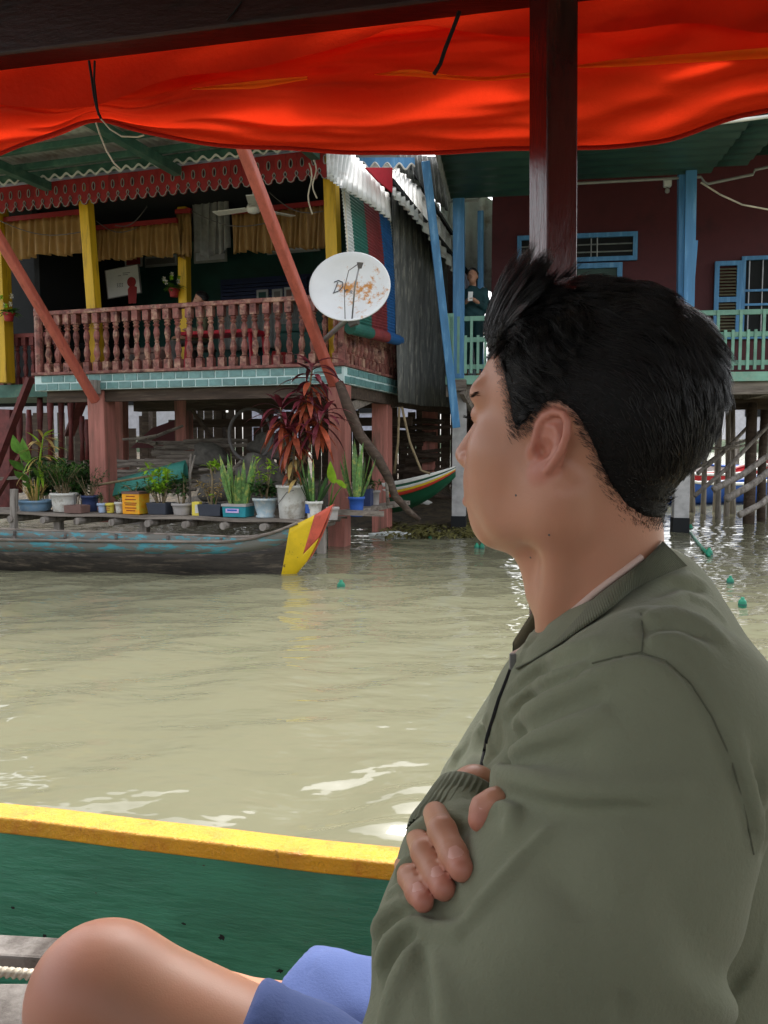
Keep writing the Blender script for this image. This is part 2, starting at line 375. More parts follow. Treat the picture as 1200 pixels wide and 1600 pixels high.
hob('hand_rail', MB().box2((-.12, .13, RZ-.062), (.0, 2.6, RZ-.002)), mt['rail'], bevel=.01)
hob('corner_post', MB().box2((-.075, .005, 2.3), (.012, .09, RZ+.02)), mt['rail'], bevel=.008)
# stilts
def stilt(px0, px1, pytop, pybot, i, mat='pinkwood', w=.2, ztop=2.05):
    a, b = HL(px0, pytop, i), HL(px1, pybot, i)
    a.z = ztop; b.z = -.6 if b.z < .1 else b.z-.5
    hob('stilt', MB().bar(a, b, w, w, up=(0,1,0)), mt[mat], bevel=.012)
stilt(158, 163, 625, 760, .22, w=.27); stilt(190, 190, 650, 730, 2.2, w=.17); stilt(287, 288, 640, 700, 2.3, w=.22)
stilt(531, 530, 600, 850, .18, w=.23)
for px, py, w in ((597, 640, .25), (672, 640, .24)):
    p = HS(px, py, -.2); hob('stilt', MB().bar((p.x, p.y, 2.04), (p.x, p.y, -.6), w, w, up=(0,1,0)), mt['pinkwood'], bevel=.012)
for px in (230, 345, 420): stilt(px, px, 650, 730, 5.2, 'darkwood', .16)
hob('cross_brace', MB().bar(HL(300,640,2.0), HL(352,715,2.2), .14, .05), mt['darkwood']); hob('cross_brace', MB().bar(HL(138,600,1.2), HL(108,680,1.6), .16, .05), mt['oldrail'])
hob('cross_brace', MB().bar((-.1,.3,1.75), (-.15,1.7,2.0), .05, .13), mt['greywood'])
hob('cross_beam', MB().box2((S0, 3.4, 1.62), (-.1, 3.5, 1.76)), mt['darkwood'])
# bracket block at the foot of the brace
p = HL(146, 605, -.03); hob('bracket_block', MB().box(p, (.17,.12,.19)), mt['greywoodz'], bevel=.01)
# yellow posts
def ypost(px0, py0, px1, py1, i, w, mat='yellow'):
    a, b = HL(px0, py0, i), HL(px1, py1, i); d = (b-a)/(a.z-b.z)
    a = a + d*(a.z-5.0); b = b + d*(b.z-2.27)
    hob('post', MB().bar(a, b, w, w, up=(0,1,0)), mt[mat], bevel=.01)
ypost(133, 295, 155, 590, .28, .15); ypost(517, 270, 527, 560, .22, .16); ypost(287, 330, 289, 475, 1.9, .15); ypost(1, 390, 5, 490, .9, .2)
# awning: zinc sheets on green rafters and purlins, projecting over the water
AZ = 5.02
def corr(p00, p10, p01, n, amp, nv=2, up=(0,0,1), seg=6):
    """corrugated sheet: ridges run from p00 to p01, waves stack from p00 to p10"""
    p00, p10, p01, up = V(p00), V(p10), V(p01), V(up); rows = []
    for a in range(nv+1):
        rw = []
        for b in range(n*seg+1):
            rw.append(p00 + (p10-p00)*(b/(n*seg)) + (p01-p00)*(a/nv) + up*amp*math.sin(2*math.pi*b/seg))
        rows.append(rw)
    return MB().grid(rows, thick=up*.004)
roof = hob('awning_roof', corr((-6.6,-2.3,5.02), (.3,-2.3,5.02), (-6.6,.1,5.1), 60, .018), mt['zinc'], smooth=True)
hob('main_roof', MB().add([(-7,.1,5.1),(.1,.1,5.1),(.1,6.6,6.6),(-7,6.6,6.6),(-7,.1,5.14),(.1,.1,5.14),(.1,6.6,6.64),(-7,6.6,6.64)],[(0,3,2,1),(4,5,6,7),(0,1,5,4),(1,2,6,5),(2,3,7,6),(3,0,4,7)]), mt['zinc'])
for i in (-2.2, -1.62, -1.05, -.5): hob('purlin', MB().box2((-6.6, i-.04, 4.92), (.2, i+.04, 5.0)), mt['green'], bevel=.006)
for s_ in (-6.0, -4.35, -2.3, -.35): hob('rafter', MB().box2((s_-.06, -2.28, 4.8), (s_+.06, .15, 4.915)), mt['green'], bevel=.006)
hob('fascia', MB().box2((-6.6,-.13,4.93), (.0,-.09,5.04)), mt['green'], bevel=.006)
rows = [[], []]
n = 560
for j in range(n+1):
    s_ = -6.6 + 6.6*j/n; w_ = .028*math.sin(2*math.pi*s_/.19)
    rows[0].append((s_, -.14, 4.945+w_)); rows[1].append((s_, -.14, 4.915+w_))
hob('scallop_trim', MB().grid(rows, thick=(0,-.012,0)), mt['white'])
# carved valance boards with oval hole and fretted foot
def valance_mesh(w, h):
    bm = bmesh.new(); x = w/2
    out = [(-x,0),(x,0),(x,-h*.62),(x*.78,-h*.66),(x*.72,-h*.74),(x*.95,-h*.80),(x*.62,-h*.86),(x*.5,-h*.95),(0,-h),(-x*.5,-h*.95),(-x*.62,-h*.86),(-x*.95,-h*.80),(-x*.72,-h*.74),(-x*.78,-h*.66),(-x,-h*.62)]
    def loop(pts):
        vs = [bm.verts.new((a, 0, b)) for a, b in pts]; return [bm.edges.new((vs[i], vs[(i+1) % len(vs)])) for i in range(len(vs))]
    E = loop(out); E += loop([(x*.3*math.cos(t), -h*.36 + h*.15*math.sin(t)) for t in [2*math.pi*k/12 for k in range(12)]])
    bmesh.ops.triangle_fill(bm, edges=E, use_beauty=True)
    r = bmesh.ops.extrude_face_region(bm, geom=bm.faces[:]); bmesh.ops.translate(bm, verts=[g for g in r['geom'] if isinstance(g, bmesh.types.BMVert)], vec=(0,.02,0))
    bmesh.ops.recalc_face_normals(bm, faces=bm.faces[:])
    me = bpy.data.meshes.new('valance_board'); bm.to_mesh(me); bm.free(); return me
vme = valance_mesh(.150, .36); vme.materials.append(mt['redboard'])
tr = MB(); h_ = .36; x = .075
pts = [(x*.3*math.cos(t), -.012, -h_*.36 + h_*.15*math.sin(t)) for t in [2*math.pi*k/12 for k in range(13)]]; tr.tube(pts, .006, 4)
tr.tube([(x,-.012,-h_*.62),(x*.75,-.012,-h_*.70),(x*.95,-.012,-h_*.8),(x*.62,-.012,-h_*.87),(x*.5,-.012,-h_*.95),(0,-.012,-h_),(-x*.5,-.012,-h_*.95),(-x*.62,-.012,-h_*.87),(-x*.95,-.012,-h_*.8),(-x*.75,-.012,-h_*.70),(-x,-.012,-h_*.62)], .006, 4)
trm = tr.mesh('valance_outline'); trm.materials.append(mt['trimline'])
s = -5.9
while s < -.15:
    b = put('valance_board', vme, parent=house, local=True, loc=(s, -.02, 4.92)); put('outline', trm, parent=b, local=True); s += .1535
# braces up to the awning
hob('brace_pole', MB().bar(HL(150, 628, -.1), V((HL(150,628).x-.52, -2.1, 4.9)), .11, .11, up=(1,0,0)), mt['brace'], bevel=.02)
hob('brace_pole', MB().bar(HL(523, 602, -.1), V((HL(523,602).x-.42, -2.1, 4.9)), .12, .12, up=(1,0,0)), mt['brace'], bevel=.02)
# interior shell
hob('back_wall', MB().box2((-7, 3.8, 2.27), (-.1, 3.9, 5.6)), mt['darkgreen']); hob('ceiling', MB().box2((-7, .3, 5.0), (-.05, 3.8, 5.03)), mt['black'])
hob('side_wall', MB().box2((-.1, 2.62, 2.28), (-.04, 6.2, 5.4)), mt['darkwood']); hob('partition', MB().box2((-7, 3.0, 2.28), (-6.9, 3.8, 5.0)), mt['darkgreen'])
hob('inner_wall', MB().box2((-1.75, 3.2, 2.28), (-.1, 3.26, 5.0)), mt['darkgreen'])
hob('shade_wall', MB().box2((-5.75, 1.3, 2.27), (-5.65, 3.8, 5.2)), mt['black']); hob('shade_wall', MB().box2((-9.5, 2.5, 2.0), (-5.7, 2.6, 5.2)), mt['black'])  # black walls added to keep light out of the porch's left end
rb_ = random.Random(2); x_ = -11.5
while x_ < 1.0:                                   # dark boards with gaps, added to darken the back of the undercroft
    w_ = rb_.uniform(.12,.24); z1_ = rb_.choice((2.05,2.05,2.0,1.95,2.05,1.6,1.68)); hob('shade_board', MB().box2((x_, 5.9+rb_.uniform(0,.05), .2), (x_+w_, 5.94, z1_)), mt['darkwood']); x_ += w_+rb_.choice((.01,.02,.02,.03,.09))
# window in the back wall
wi = hob('window', MB().box2((-3.75, 3.7, 3.2), (-2.0, 3.79, 4.25)), mt['navy'])
for k in range(6): put('slat', MB().box2((-3.7, 3.64, 3.82+k*.065), (-2.05, 3.7, 3.86+k*.065)).mesh('slat'), mt['navy'], wi, True)
def drape(name, x0, x1, y, z0, z1, folds, amp, mat, parent, curve=0.):
    rows = []; n = max(12, int(folds*8))
    for a in range(9):
        t = a/8; rw = []
        for b in range(n+1):
            k = b/n; rw.append((x0+(x1-x0)*k + .02*math.sin(k*31+t*2), y + amp*(.4+.6*t)*math.sin(2*math.pi*folds*k+.7*math.sin(k*9)), z1+(z0-z1)*t - (curve*math.sin(math.pi*k)*t) + (.012*math.sin(k*47)+.022*math.sin(k*13+x0*3))*t))
        rows.append(rw)
    return obj(name, MB().grid(rows, thick=(0,.006,0)), mt[mat], parent, local=True, smooth=True)
drape('window_curtain', -3.75, -2.05, 3.55, 3.0, 3.78, 16, .03, 'greycloth', house)
# gold fringed valances hung inside the porch
for (a, b, i, folds) in (((-20,345), (128,395), .9, 14), ((150,355), (278,398), 1.6, 17), ((362,330), (515,385), 1.3, 18), ((60,405), (140,440), 2.4, 9), ((20,418),(62,450),2.6,5), ((275,330),(300,400),1.7,4)):
    A, B = HL(a[0], a[1], i), HL(b[0], b[1], i)
    t = thing('fringe_valance', HM @ V((A.x, i, B.z)), '', 'valance', rz=HA)
    t['group'] = 'gold fringe valances in the porch'
    Ai = 0
    drape('cloth', 0, B.x-A.x, 0, 0, A.z-B.z-.05, folds*.9, .055, 'thread', t)
    obj('braid', MB().box2((0,-.03,A.z-B.z-.05), (B.x-A.x,.03,A.z-B.z+.02)), mt['redboard'], t, local=True)
    t['label'] = {-20: 'gold fringe valance left of the first yellow post', 150: 'gold fringe valance between the two yellow posts, red braid on top', 362: 'gold fringe valance behind the white ceiling fan', 60: 'small gold fringe valance behind the far dim ceiling fan', 20: 'short gold fringe scrap at the far left of the porch', 275: 'narrow gold fringe strip against the inner yellow post'}[a[0]]
for (a, b, i, nm) in (((300,320), (358,388), 1.8, 'grey drape tied back beside the inner yellow post'), ):
    A, B = HL(a[0], a[1], i), HL(b[0], b[1], i)
    t = thing('drape', HM @ V((A.x, i, B.z)), nm, 'curtain', rz=HA); drape('cloth', 0, B.x-A.x, 0, 0, A.z-B.z+.1, 6, .05, 'greycloth', t, .1)
# side balcony seen past the left end
hob('side_floor', MB().box2((-8.4, 1.0, 2.05), (S0-.4, 2.4, 2.25)), mt['green'])
s = -8.2
while s < S0-.42:
    put('baluster', bal2, parent=house, local=True, loc=(s, 1.1, 2.25)); s += .15
hob('hand_rail', MB().box2((-8.4, 1.05, 2.99), (S0-.4, 1.17, 3.05)), mt['oldrail'])
for px, py0, py1, i in ((30,620,770,.9),(62,600,740,1.2),(78,600,720,1.1),(95,590,720,1.3),(110,600,720,1.25),(128,650,720,1.3),(136,655,720,1.2),(10,650,740,1.0),(45,640,760,.8)):
    a, b = HL(px, py0, i), HL(px+1, py1, i); hob('under_spindle', MB().tube([a, a*.7+b*.3, a*.4+b*.6, b], [.035,.055,.03,.045], 7), mt['oldrail'], smooth=True)
hob('side_brace', MB().bar(HL(48,590,.5), HL(-30,790,.5), .13, .06), mt['oldrail']); hob('side_brace', MB().bar(HL(40,700,.6), HL(-20,800,.6), .1, .05), mt['oldrail'])
hob('stilt', MB().bar(HL(14,640,.9), HL(14,800,.9), .2, .2, up=(0,1,0)), mt['oldrail'])
hob('under_rail', MB().bar(HL(0,748,.6), HL(60,744,.6), .08, .05), mt['greywood'])
# blue-edged sheets and striped sheet at the side
def sheet_between(top, bot, n, amp, nrm, seg=6, nv=4, thick=.006):
    rows = []
    def pl(c, t):
        k = t*(len(c)-1); i = min(int(k), len(c)-2); f = k-i; return V(c[i])*(1-f)+V(c[i+1])*f
    for a in range(nv+1):
        rw = []
        for b in range(n*seg+1):
            t = b/(n*seg); p = pl(top, t)*(1-a/nv)+pl(bot, t)*(a/nv); rw.append(p + V(nrm)*amp*math.sin(2*math.pi*b/seg))
        rows.append(rw)
    return MB().grid(rows, thick=V(nrm)*thick)
sw = hob('side_awning_sheet', sheet_between([HS(509,236,.02), HS(545,236,.12), HS(572,262,.25), HS(609,308,.25)], [HS(511,277,.05), HS(535,294,.3), HS(575,318,.35), HS(611,345,.35)], 15, .03, (1,0,0)), mt['zinc'], smooth=True)
hob('side_wall_sheet', sheet_between([HS(611,292,.12), HS(655,340,.12), HS(697,398,.12)], [HS(622,628,.16), HS(660,634,.16), HS(706,636,.16)], 9, .075, (1,0,0), nv=6), mt['zincdark'], smooth=True)
hob('roof_edge_sheet', sheet_between([HS(613,255,.0), HS(650,262,.0), HS(708,362,.0)], [HS(613,305,.5), HS(655,350,.5), HS(708,425,.5)], 12, .03, (1,0,0)), mt['zinc'], smooth=True)
hob('roof_edge_batten', MB().bar(HS(612,282,.40), HS(706,398,.40), .05, .06), mt['black'])
hob('roof_edge_batten', MB().bar(HS(640,262,.2), HS(706,365,.2), .05, .06), mt['black'])
t = hob('roof_gable_sheet', sheet_between([HS(620,240,.2), HS(690,246,.2)], [HS(620,262,.2), HS(700,330,.2)], 9, .03, (1,0,0)), mt['zincdark'], smooth=True)
# crimson cloth scrap hung under the edge
c = [HS(569,262,.42), HS(611,262,.42), HS(611,301,.42), HS(590,284,.42)]
obj('cloth_scrap', MB().add([HM @ p for p in c] + [HM @ (p+V((.02,0,0))) for p in c], [(0,1,2,3),(7,6,5,4),(0,4,5,1),(1,5,6,2),(2,6,7,3),(3,7,4,0)]), mt['redcloth'], label='crimson cloth scrap hanging above the striped awning sheet', cat='cloth')
# roll-up blind with three stripes
bl = thing('roll_blind', HM @ V((.1, .3, 2.6)), 'roll-up bamboo blind striped green, red and blue behind the satellite dish', 'blind', rz=HA)
def blind_part(name, k0, k1, mat):
    rows = []
    tl, trr, bl_, br = HS(529,262,.08), HS(608,330,.08), HS(545,512,.12), HS(624,530,.12)
    nz = 90
    for a in range(nz+1):
        t = a/nz; A = tl*(1-t)+bl_*t; B = trr*(1-t)+br*t; off = .10*math.sin(t*math.pi)*.3 + .012*abs(math.sin(a*math.pi/2))
        rows.append([A*(1-k)+B*k + V((off,0,0)) for k in (k0, (k0+k1)/2, k1)])
    return obj(name, MB().grid([[HM @ p for p in r] for r in rows], thick=hu*.006), mat, bl)
plain('blind_white', 206,210,208, .6); plain('blind_green', 44,104,92, .6, .2); plain('blind_red', 132,52,54, .6, .2); plain('blind_blue', 36,92,150, .6, .2)
for nm, a, b, c_ in (('pale_edge',0,.13,'blind_white'),('green_stripe',.13,.40,'blind_green'),('red_stripe',.40,.72,'blind_red'),('blue_stripe',.72,.97,'blind_blue'),('pale_edge',.97,1,'blind_white')):
    blind_part(nm, a, b, mt[c_])
for k0, k1, c_ in ((.02,.38,'blind_green'),(.38,.70,'blind_red'),(.70,1.0,'blind_blue')):
    A, B = HS(545,512,.16), HS(624,532,.16)
    obj('rolled_foot', MB().tube([HM @ (A*(1-k0)+B*k0), HM @ (A*(1-k1)+B*k1)], .075, 14), mt[c_], bl)
obj('pull_cord', MB().tube([HM @ HS(538,300,.16), HM @ HS(545,420,.2), HM @ HS(556,505,.22)], .008, 5), mt['rope_white'], bl)
# flush
bpy.context.view_layer.update()
# ------------------------------------------------------------ right house
RA = math.radians(-9); RO = V((at(706, 700, 12.6).x, 12.6, 0))
RM = Matrix.Translation(RO) @ Matrix.Rotation(RA, 4, 'Z'); RMI = RM.inverted(); rn = RM.to_3x3() @ V((0,1,0))
def RL(px, py, i=0.): return RMI @ onplane(px, py, RO + rn*i, rn)
rh = thing('stilt_house', RO, 'maroon stilt house with sky blue posts, mint balcony and green awning', 'house', rz=RA)
def rob(name, mb, mat, parent=None, **k): return obj(name, mb, mat, parent or rh, local=True, **k)
rob('floor_slab', MB().box2((-.1, -.02, 2.2), (7, 5, 2.33)), mt['mint'])
rob('floor_beam', MB().box2((-.1, .05, 2.02), (7, .2, 2.2)), mt['greywood']); 
for i in range(9): rob('floor_joist', MB().box2((.2+i*.75, .2, 2.06), (.3+i*.75, 4.8, 2.19)), mt['greywood'])
rob('floor_board', MB().box2((-.1,.2,2.185),(7,4.9,2.199)), mt['greywood'])
rob('rear_beam', MB().bar((-.1,2.4,1.95),(7,2.2,2.0), .16, .18), mt['darkwood'])
rob('wall', MB().box2((.52, 1.6, 2.33), (7, 1.7, 6.0)), mt['maroon'])
rob('wall_return', MB().box2((.52, 1.7, 2.33), (.62, 5, 5.6)), mt['maroon'])
# posts
def rpost(px0, py0, px1, py1, i, w, d=None):
    a, b = RL(px0, py0, i), RL(px1, py1, i); rob('post', MB().bar(a, b, w, d or w, up=(0,1,0)), mt['blue'], bevel=.008)
rpost(717, 300, 717, 592, .06, .17); rpost(751, 330, 751, 580, 1.5, .1); rpost(1068, 270, 1066, 585, .1, .15); 
rob('post_lath', MB().bar(RL(1081, 214, -.1), RL(1076, 480, -.1), .15, .05, up=(0,1,0)), mt['blue'], bevel=.006)
rob('post_lath', MB().bar(RL(1088, 376, -.1), RL(1083, 440, -.1), .04, .03, up=(0,1,0)), mt['blue'])
# balcony railing, each slat its own
def railing(px0, px1, step, tall):
    a, b = RL(px0, 500), RL(px1, 500); z0, z1, zm = 2.40, 3.17, 2.86
    for z in (3.17, zm, 2.46): rob('rail', MB().box2((a.x, .0, z-.035), (b.x, .045, z+.035)), mt['mint'], bevel=.004)
    s = a.x; k = 0
    lo = MB().box2((-.02, -.03, 2.36), (.02, -.002, zm+.06)).mesh('slat'); hi = MB().box2((-.02, -.03, 2.36), (.02, -.002, 3.2)).mesh('slat')
    lo.materials.append(mt['mint']); hi.materials.append(mt['mint'])
    while s < b.x:
        put('slat', hi if k % 3 == 0 or tall and k % 2 else lo, parent=rh, local=True, loc=(s+random.uniform(-.01,.01), 0, 0)); s += step; k += 1
railing(706, 1062, .10, True); railing(1085, 1260, .105, False)
rob('corner_post', MB().box2((-.08,-.03,2.3),(.02,.06,3.25)), mt['mint'], bevel=.006)
# awning sheets
def rsheet(p, n):
    return sheet_between([RL(*q) for q in p[0]], [RL(*q) for q in p[1]], n, .02, (0,0,1), nv=3)
def lsheet(s0, s1, ia, za, ib, zb, nr):
    rows = []
    for a in range(nr*6+1):
        t = a/(nr*6); rows.append([(s, ia+(ib-ia)*t, za+(zb-za)*t + .014*math.sin(a*2*math.pi/6)) for s in (s0, (s0+s1)/2, s1)])
    return MB().grid(rows, thick=(0,0,.004))
rob('awning_sheet', lsheet(-.05, 1.35, -2.0, 4.98, .05, 4.93, 7), mt['greensheet'], smooth=True)
rob('awning_sheet', lsheet(1.30, 3.62, -2.0, 5.05, .05, 5.12, 7), mt['greensheet'], smooth=True)
rob('awning_sheet', lsheet(3.58, 4.1, -2.0, 5.10, .05, 5.20, 7), mt['greensheet'], smooth=True)
rob('awning_sheet', lsheet(4.05, 7, -2.0, 5.16, .05, 5.33, 7), mt['greensheet'], smooth=True)
rob('awning_edge', MB().tube([(-.05,.07,4.90),(.35,.07,4.9),(.40,.07,4.96),(1.3,.07,5.07),(3.5,.07,5.08),(3.55,.07,5.0),(3.6,.07,4.98),(4.2,.07,5.08),(4.22,.07,5.14),(4.45,.07,5.18),(4.47,.07,5.24),(7,.07,5.4)], .02, 6), mt['trimline'])
rob('gutter_line', MB().tube([(-.6,-2.05,4.93),(.2,-2.05,4.9),(1.4,-2.05,4.92),(2.6,-2.05,5.0),(4.0,-2.05,5.1),(5,-2.05,5.2),(7,-2.05,5.35)], .022, 8), mt['stripe_white'], smooth=True)
rob('awning_end', MB().box2((-.08,-2.0,4.88),(-.04,.05,5.0)), mt['trimline'])
rob('roof', MB().add([(-.3,-2.05,5.12),(7,-2.05,5.5),(7,5,6.8),(-.3,5,6.8),(-.3,-2.05,5.15),(7,-2.05,5.53),(7,5,6.84),(-.3,5,6.84)],[(0,3,2,1),(4,5,6,7),(0,1,5,4),(1,2,6,5),(2,3,7,6),(3,0,4,7)]), mt['zinc'])
# blue scalloped awning strip beside it
rows = [[], []]
for j in range(121):
    k = j/120; a, b = RL(553+95*k, 246, -1.6), RL(553+95*k, 258+3*k+4.5*math.sin(k*5*2*math.pi), -1.6); rows[0].append(a); rows[1].append(b)
sc_ = rob('scalloped_edge', MB().grid(rows, thick=(0,.012,0)), mt['blue'])
rob('scallop_line', MB().tube([V(p)+V((0,-.012,0)) for p in rows[1]], .012, 5), mt['white'], sc_)
# vent window, door top and shuttered window
def frame(x0, x1, z0, z1, i, w, mat, parent, name='frame'):
    mb = MB(); mb.box2((x0,i-.05,z1-w),(x1,i,z1)); mb.box2((x0,i-.05,z0),(x1,i,z0+w)); mb.box2((x0,i-.05,z0+w),(x0+w,i,z1-w)); mb.box2((x1-w,i-.05,z0+w),(x1,i,z1-w))
    return obj(name, mb, mt[mat], parent, local=True)
a, b = RL(808, 400, 1.6), RL(996, 352, 1.6); a2 = RL(996, 392, 1.6); z0, z1 = 4.27, 4.72
w1 = rob('window', MB().box2((a.x,1.57,z0),(b.x,1.595,z1)), mt['black']); frame(a.x, b.x, z0, z1, 1.57, .07, 'blue', w1)
for z in (4.42, 4.54): obj('bar', MB().tube([(a.x,1.54,z),(b.x,1.54,z)], .012, 5), mt['metalrod'], w1, local=True)
for k in (.3, .62, .67): obj('bar', MB().tube([(a.x+(b.x-a.x)*k,1.54,z0),(a.x+(b.x-a.x)*k,1.54,z1)], .012, 5), mt['metalrod'], w1, local=True)
a, b = RL(820, 400, 1.6), RL(972, 400, 1.6)
d1 = rob('door', MB().box2((a.x,1.56,2.34),(b.x,1.595,4.2)), mt['greensheet']); frame(a.x, b.x, 2.335, 4.24, 1.56, .08, 'blue', d1)
a, b = RL(1158, 400, 1.6), RL(1290, 400, 1.6)
w2 = rob('window', MB().box2((a.x,1.58,3.0),(b.x,1.595,4.25)), mt['black']); frame(a.x, b.x, 2.98, 4.27, 1.575, .06, 'blue', w2)
for k in range(5): x = a.x+.12+k*.2; obj('bar', MB().tube([(x,1.56,3.0),(x,1.56,4.25)], .012, 5), mt['metalrod'], w2, local=True)
for z in (3.5, 3.72): obj('bar', MB().box2((a.x,1.54,z),(b.x,1.565,z+.035)), mt['blue'], w2, local=True)
sa, sb = RL(1118, 400, 1.5), RL(1160, 400, 1.5)
sh = frame(sa.x, sb.x, 2.98, 4.2, 1.55, .07, 'blue', rh, 'shutter')
obj('mid_rail', MB().box2((sa.x+.07,1.5,3.56),(sb.x-.07,1.549,3.64)), mt['blue'], sh, local=True)
sl = MB().box((0,0,0), (sb.x-sa.x-.14, .05, .008), Matrix.Rotation(.6,3,'X')).mesh('slat'); sl.materials.append(mt['louvre'])
for z in list(np.arange(3.08,3.54,.05))+list(np.arange(3.68,4.12,.05)): put('slat', sl, parent=sh, local=True, loc=((sa.x+sb.x)/2, 1.52, z))
# lamp and cables
p = RL(1043, 283, .2); lb = thing('bulb_holder', RM @ p, 'small white bulb holder hanging under the green awning', 'lamp', rz=RA)
obj('holder', MB().box((0,0,-.02),(.11,.1,.13)), mt['white'], lb, local=True, bevel=.02); obj('bulb', MB().lathe([(.02,-.09),(.035,-.13),(.03,-.16),(.0,-.175)],10), mt['trimline'], lb, local=True, smooth=True)
obj('cable', MB().tube([RM@RL(1095,285,-.4), RM@RL(1125,304,-.4), RM@RL(1160,320,-.4), RM@RL(1215,330,-.4)], .012, 6), mt['rope_white'], label='white cable sagging across the maroon wall', cat='cable', smooth=True)
# stilts and the tangle of poles under the floor
def rstilt(px, pyb, i, w, mat, top=2.05):
    p = RL(px, pyb, i); rob('stilt', MB().bar((p.x, i, top), (p.x, i, -.8), w, w, up=(0,1,0)), mt[mat], bevel=.01)
rstilt(717, 820, .1, .21, 'concrete', 2.2); rstilt(1062, 830, .3, .22, 'concrete', 2.2); rstilt(906, 830, .3, .2, 'concrete', 2.2)
o = RL(717,820,.1)
for nm, px, w, i in (('algae_band', 717, .225, .1), ('algae_band', 1062, .235, .3)):
    p = RL(px, 820, i); rob(nm, MB().box2((p.x-w/2,i-w/2,-.2),(p.x+w/2,i+w/2,.22)), mt['black'])
rr = random.Random(5)
for px, pyb, i, w in ((1100,760,4,.1),(1118,750,4.6,.1),(1136,742,3.6,.1),(1148,745,4.2,.12),(1171,770,2.0,.19),(1192,770,2.4,.15),(1125,755,3,.1),(1206,760,3.4,.14),(1085,750,4.4,.12)):
    a = RL(px+rr.uniform(-4,4), 640, i); b = RL(px, pyb, i); a.z = 2.0; b.z = -.5
    rob('stilt', MB().tube([a, a*.5+b*.5+V((rr.uniform(-.03,.03),0,0)), b], [w*.45,w*.5,w*.5], 8), mt['greywoodz' if w<.15 else 'darkwood'], smooth=True)
for (x0,y0,x1,y1,i,w) in ((1085,775,1215,650,1.5,.07),(1115,765,1230,690,.6,.1),(1135,780,1240,705,.3,.11),(1155,805,1240,745,-.3,.09),(1090,740,1180,655,2.5,.07),(1105,700,1190,690,2.8,.05),(1078,735,1150,690,3.0,.06),(1130,700,1210,660,2.2,.05)):
    a, b = RL(x0,y0,i), RL(x1,y1,i+.5); rob('prop_pole', MB().tube([a, a*.6+b*.4+V((0,0,-.06)), b], [w*.55,w*.5,w*.42], 8), mt['greywoodz'], smooth=True)
rb_ = random.Random(9); x_ = -.3
while x_ < 3.1:
    w_ = rb_.uniform(.14,.25); rob('shade_board', MB().box2((x_, 3.6, -.4), (x_+w_, 3.64, 2.0)), mt['darkwood']); x_ += w_+rb_.choice((.01,.03,.08))  # dark boards added to stand in for the darkness under this floor
# leaning sky blue pole, with timber block
obj('leaning_pole', MB().bar(at(665,252,11.6), at(713,668,12.2), .115, .07, up=(0,1,0)), mt['blue'], label='sky blue timber pole leaning beside the grey corrugated wall', cat='pole', bevel=.006)
rob('knee_brace', MB().bar(RL(722,612,-.15), RL(742,648,.3), .07, .09), mt['greywood']); rob('bracket_block', MB().box(RL(718,602,-.1), (.2,.14,.16)), mt['greywood'])
# ------------------------------------------------------------ pale sheet-metal house in the gap
gh = thing('sheet_metal_house', V((2.0,17.5,0)), 'pale lavender sheet-metal house in the gap between the stilt houses', 'house')
obj('wall', sheet_between([at(690,330,16.5), at(755,380,16.8)], [at(690,640,16.5), at(755,640,16.8)], 8, .03, (0,-1,0)), mt['lavender_sheet'], gh, smooth=True)
obj('roof_sheet', sheet_between([at(688,262,16.2), at(715,262,16.2), at(785,330,16.2)], [at(688,380,16.0), at(718,420,16.0), at(785,470,16.0)], 7, .04, (0,-1,0)), mt['zinc'], gh, smooth=True)
obj('batten', MB().bar(at(686,372,15.8), at(752,452,15.8), .06, .07), mt['black'], gh)
# ------------------------------------------------------------ far houses glimpsed between the stilts
def far_house(x, y, w, d, z0, zh, rzh, wm, rm, label):
    t = thing('far_house', V((x,y,0)), label, 'house')
    obj('wall', MB().box2((x-w/2,y-d/2,z0),(x+w/2,y+d/2,zh)), mt[wm], t)
    obj('roof', MB().prism([(-w/2-.4,zh),(w/2+.4,zh),(0,zh+rzh)], (x,y,0), (1,0,0), (0,0,1), (0,d+.8,0)), mt[rm], t)
    for k in range(int(w//1.6)):
        xx = x-w/2+.8+k*1.6; wd = obj('window', MB().box2((xx-.35,y-d/2-.04,z0+.9),(xx+.35,y-d/2+.01,z0+1.8)), mt['black'], t)
    for k in range(int(w//2)+1):
        xx = x-w/2+.2+k*2; obj('stilt', MB().box2((xx-.08,y-d/2,-.5),(xx+.08,y-d/2+.16,z0)), mt['greywoodz'], t)
far_house(-9.5, 27, 7, 5, 1.6, 4.0, 1.3, 'cream_wall', 'redroof', 'cream far house with red roof glimpsed between left house stilts')
far_house(-1.5, 30, 6, 5, 1.5, 4.0, 1.2, 'lavender_sheet', 'redroof', 'pale far house glimpsed behind the bicycle tyre')
far_house(17.5, 36, 7, 5, 1.6, 4.2, 1.4, 'cream_wall', 'redroof', 'pale far house seen through poles under the maroon house')
def small_boat(name, c, L, w, h, hullm, stripe, label, rz=0):
    t = thing(name, c, label, 'boat', rz=rz)
    rows = []
    for i in range(15):
        k = i/14; x = (k-.5)*L; b = w/2*math.sqrt(max(0,1-abs(2*k-1)**2.6)); sheer = h*(1+1.0*abs(2*k-1)**2.5)
        rows.append([(x,-b,sheer),(x,-b*.86,sheer*.6),(x,-b*.6,.05),(x,0,-.05+.3*abs(2*k-1)**5),(x,b*.6,.05),(x,b*.86,sheer*.6),(x,b,sheer)])
    obj('hull', MB().grid(rows, thick=(0,0,.03)), mt[hullm], t, local=True, smooth=True)
    obj('gunwale', MB().tube([r[0] for r in rows], .035, 6).tube([r[-1] for r in rows], .035, 6), mt[stripe], t, local=True)
    return t
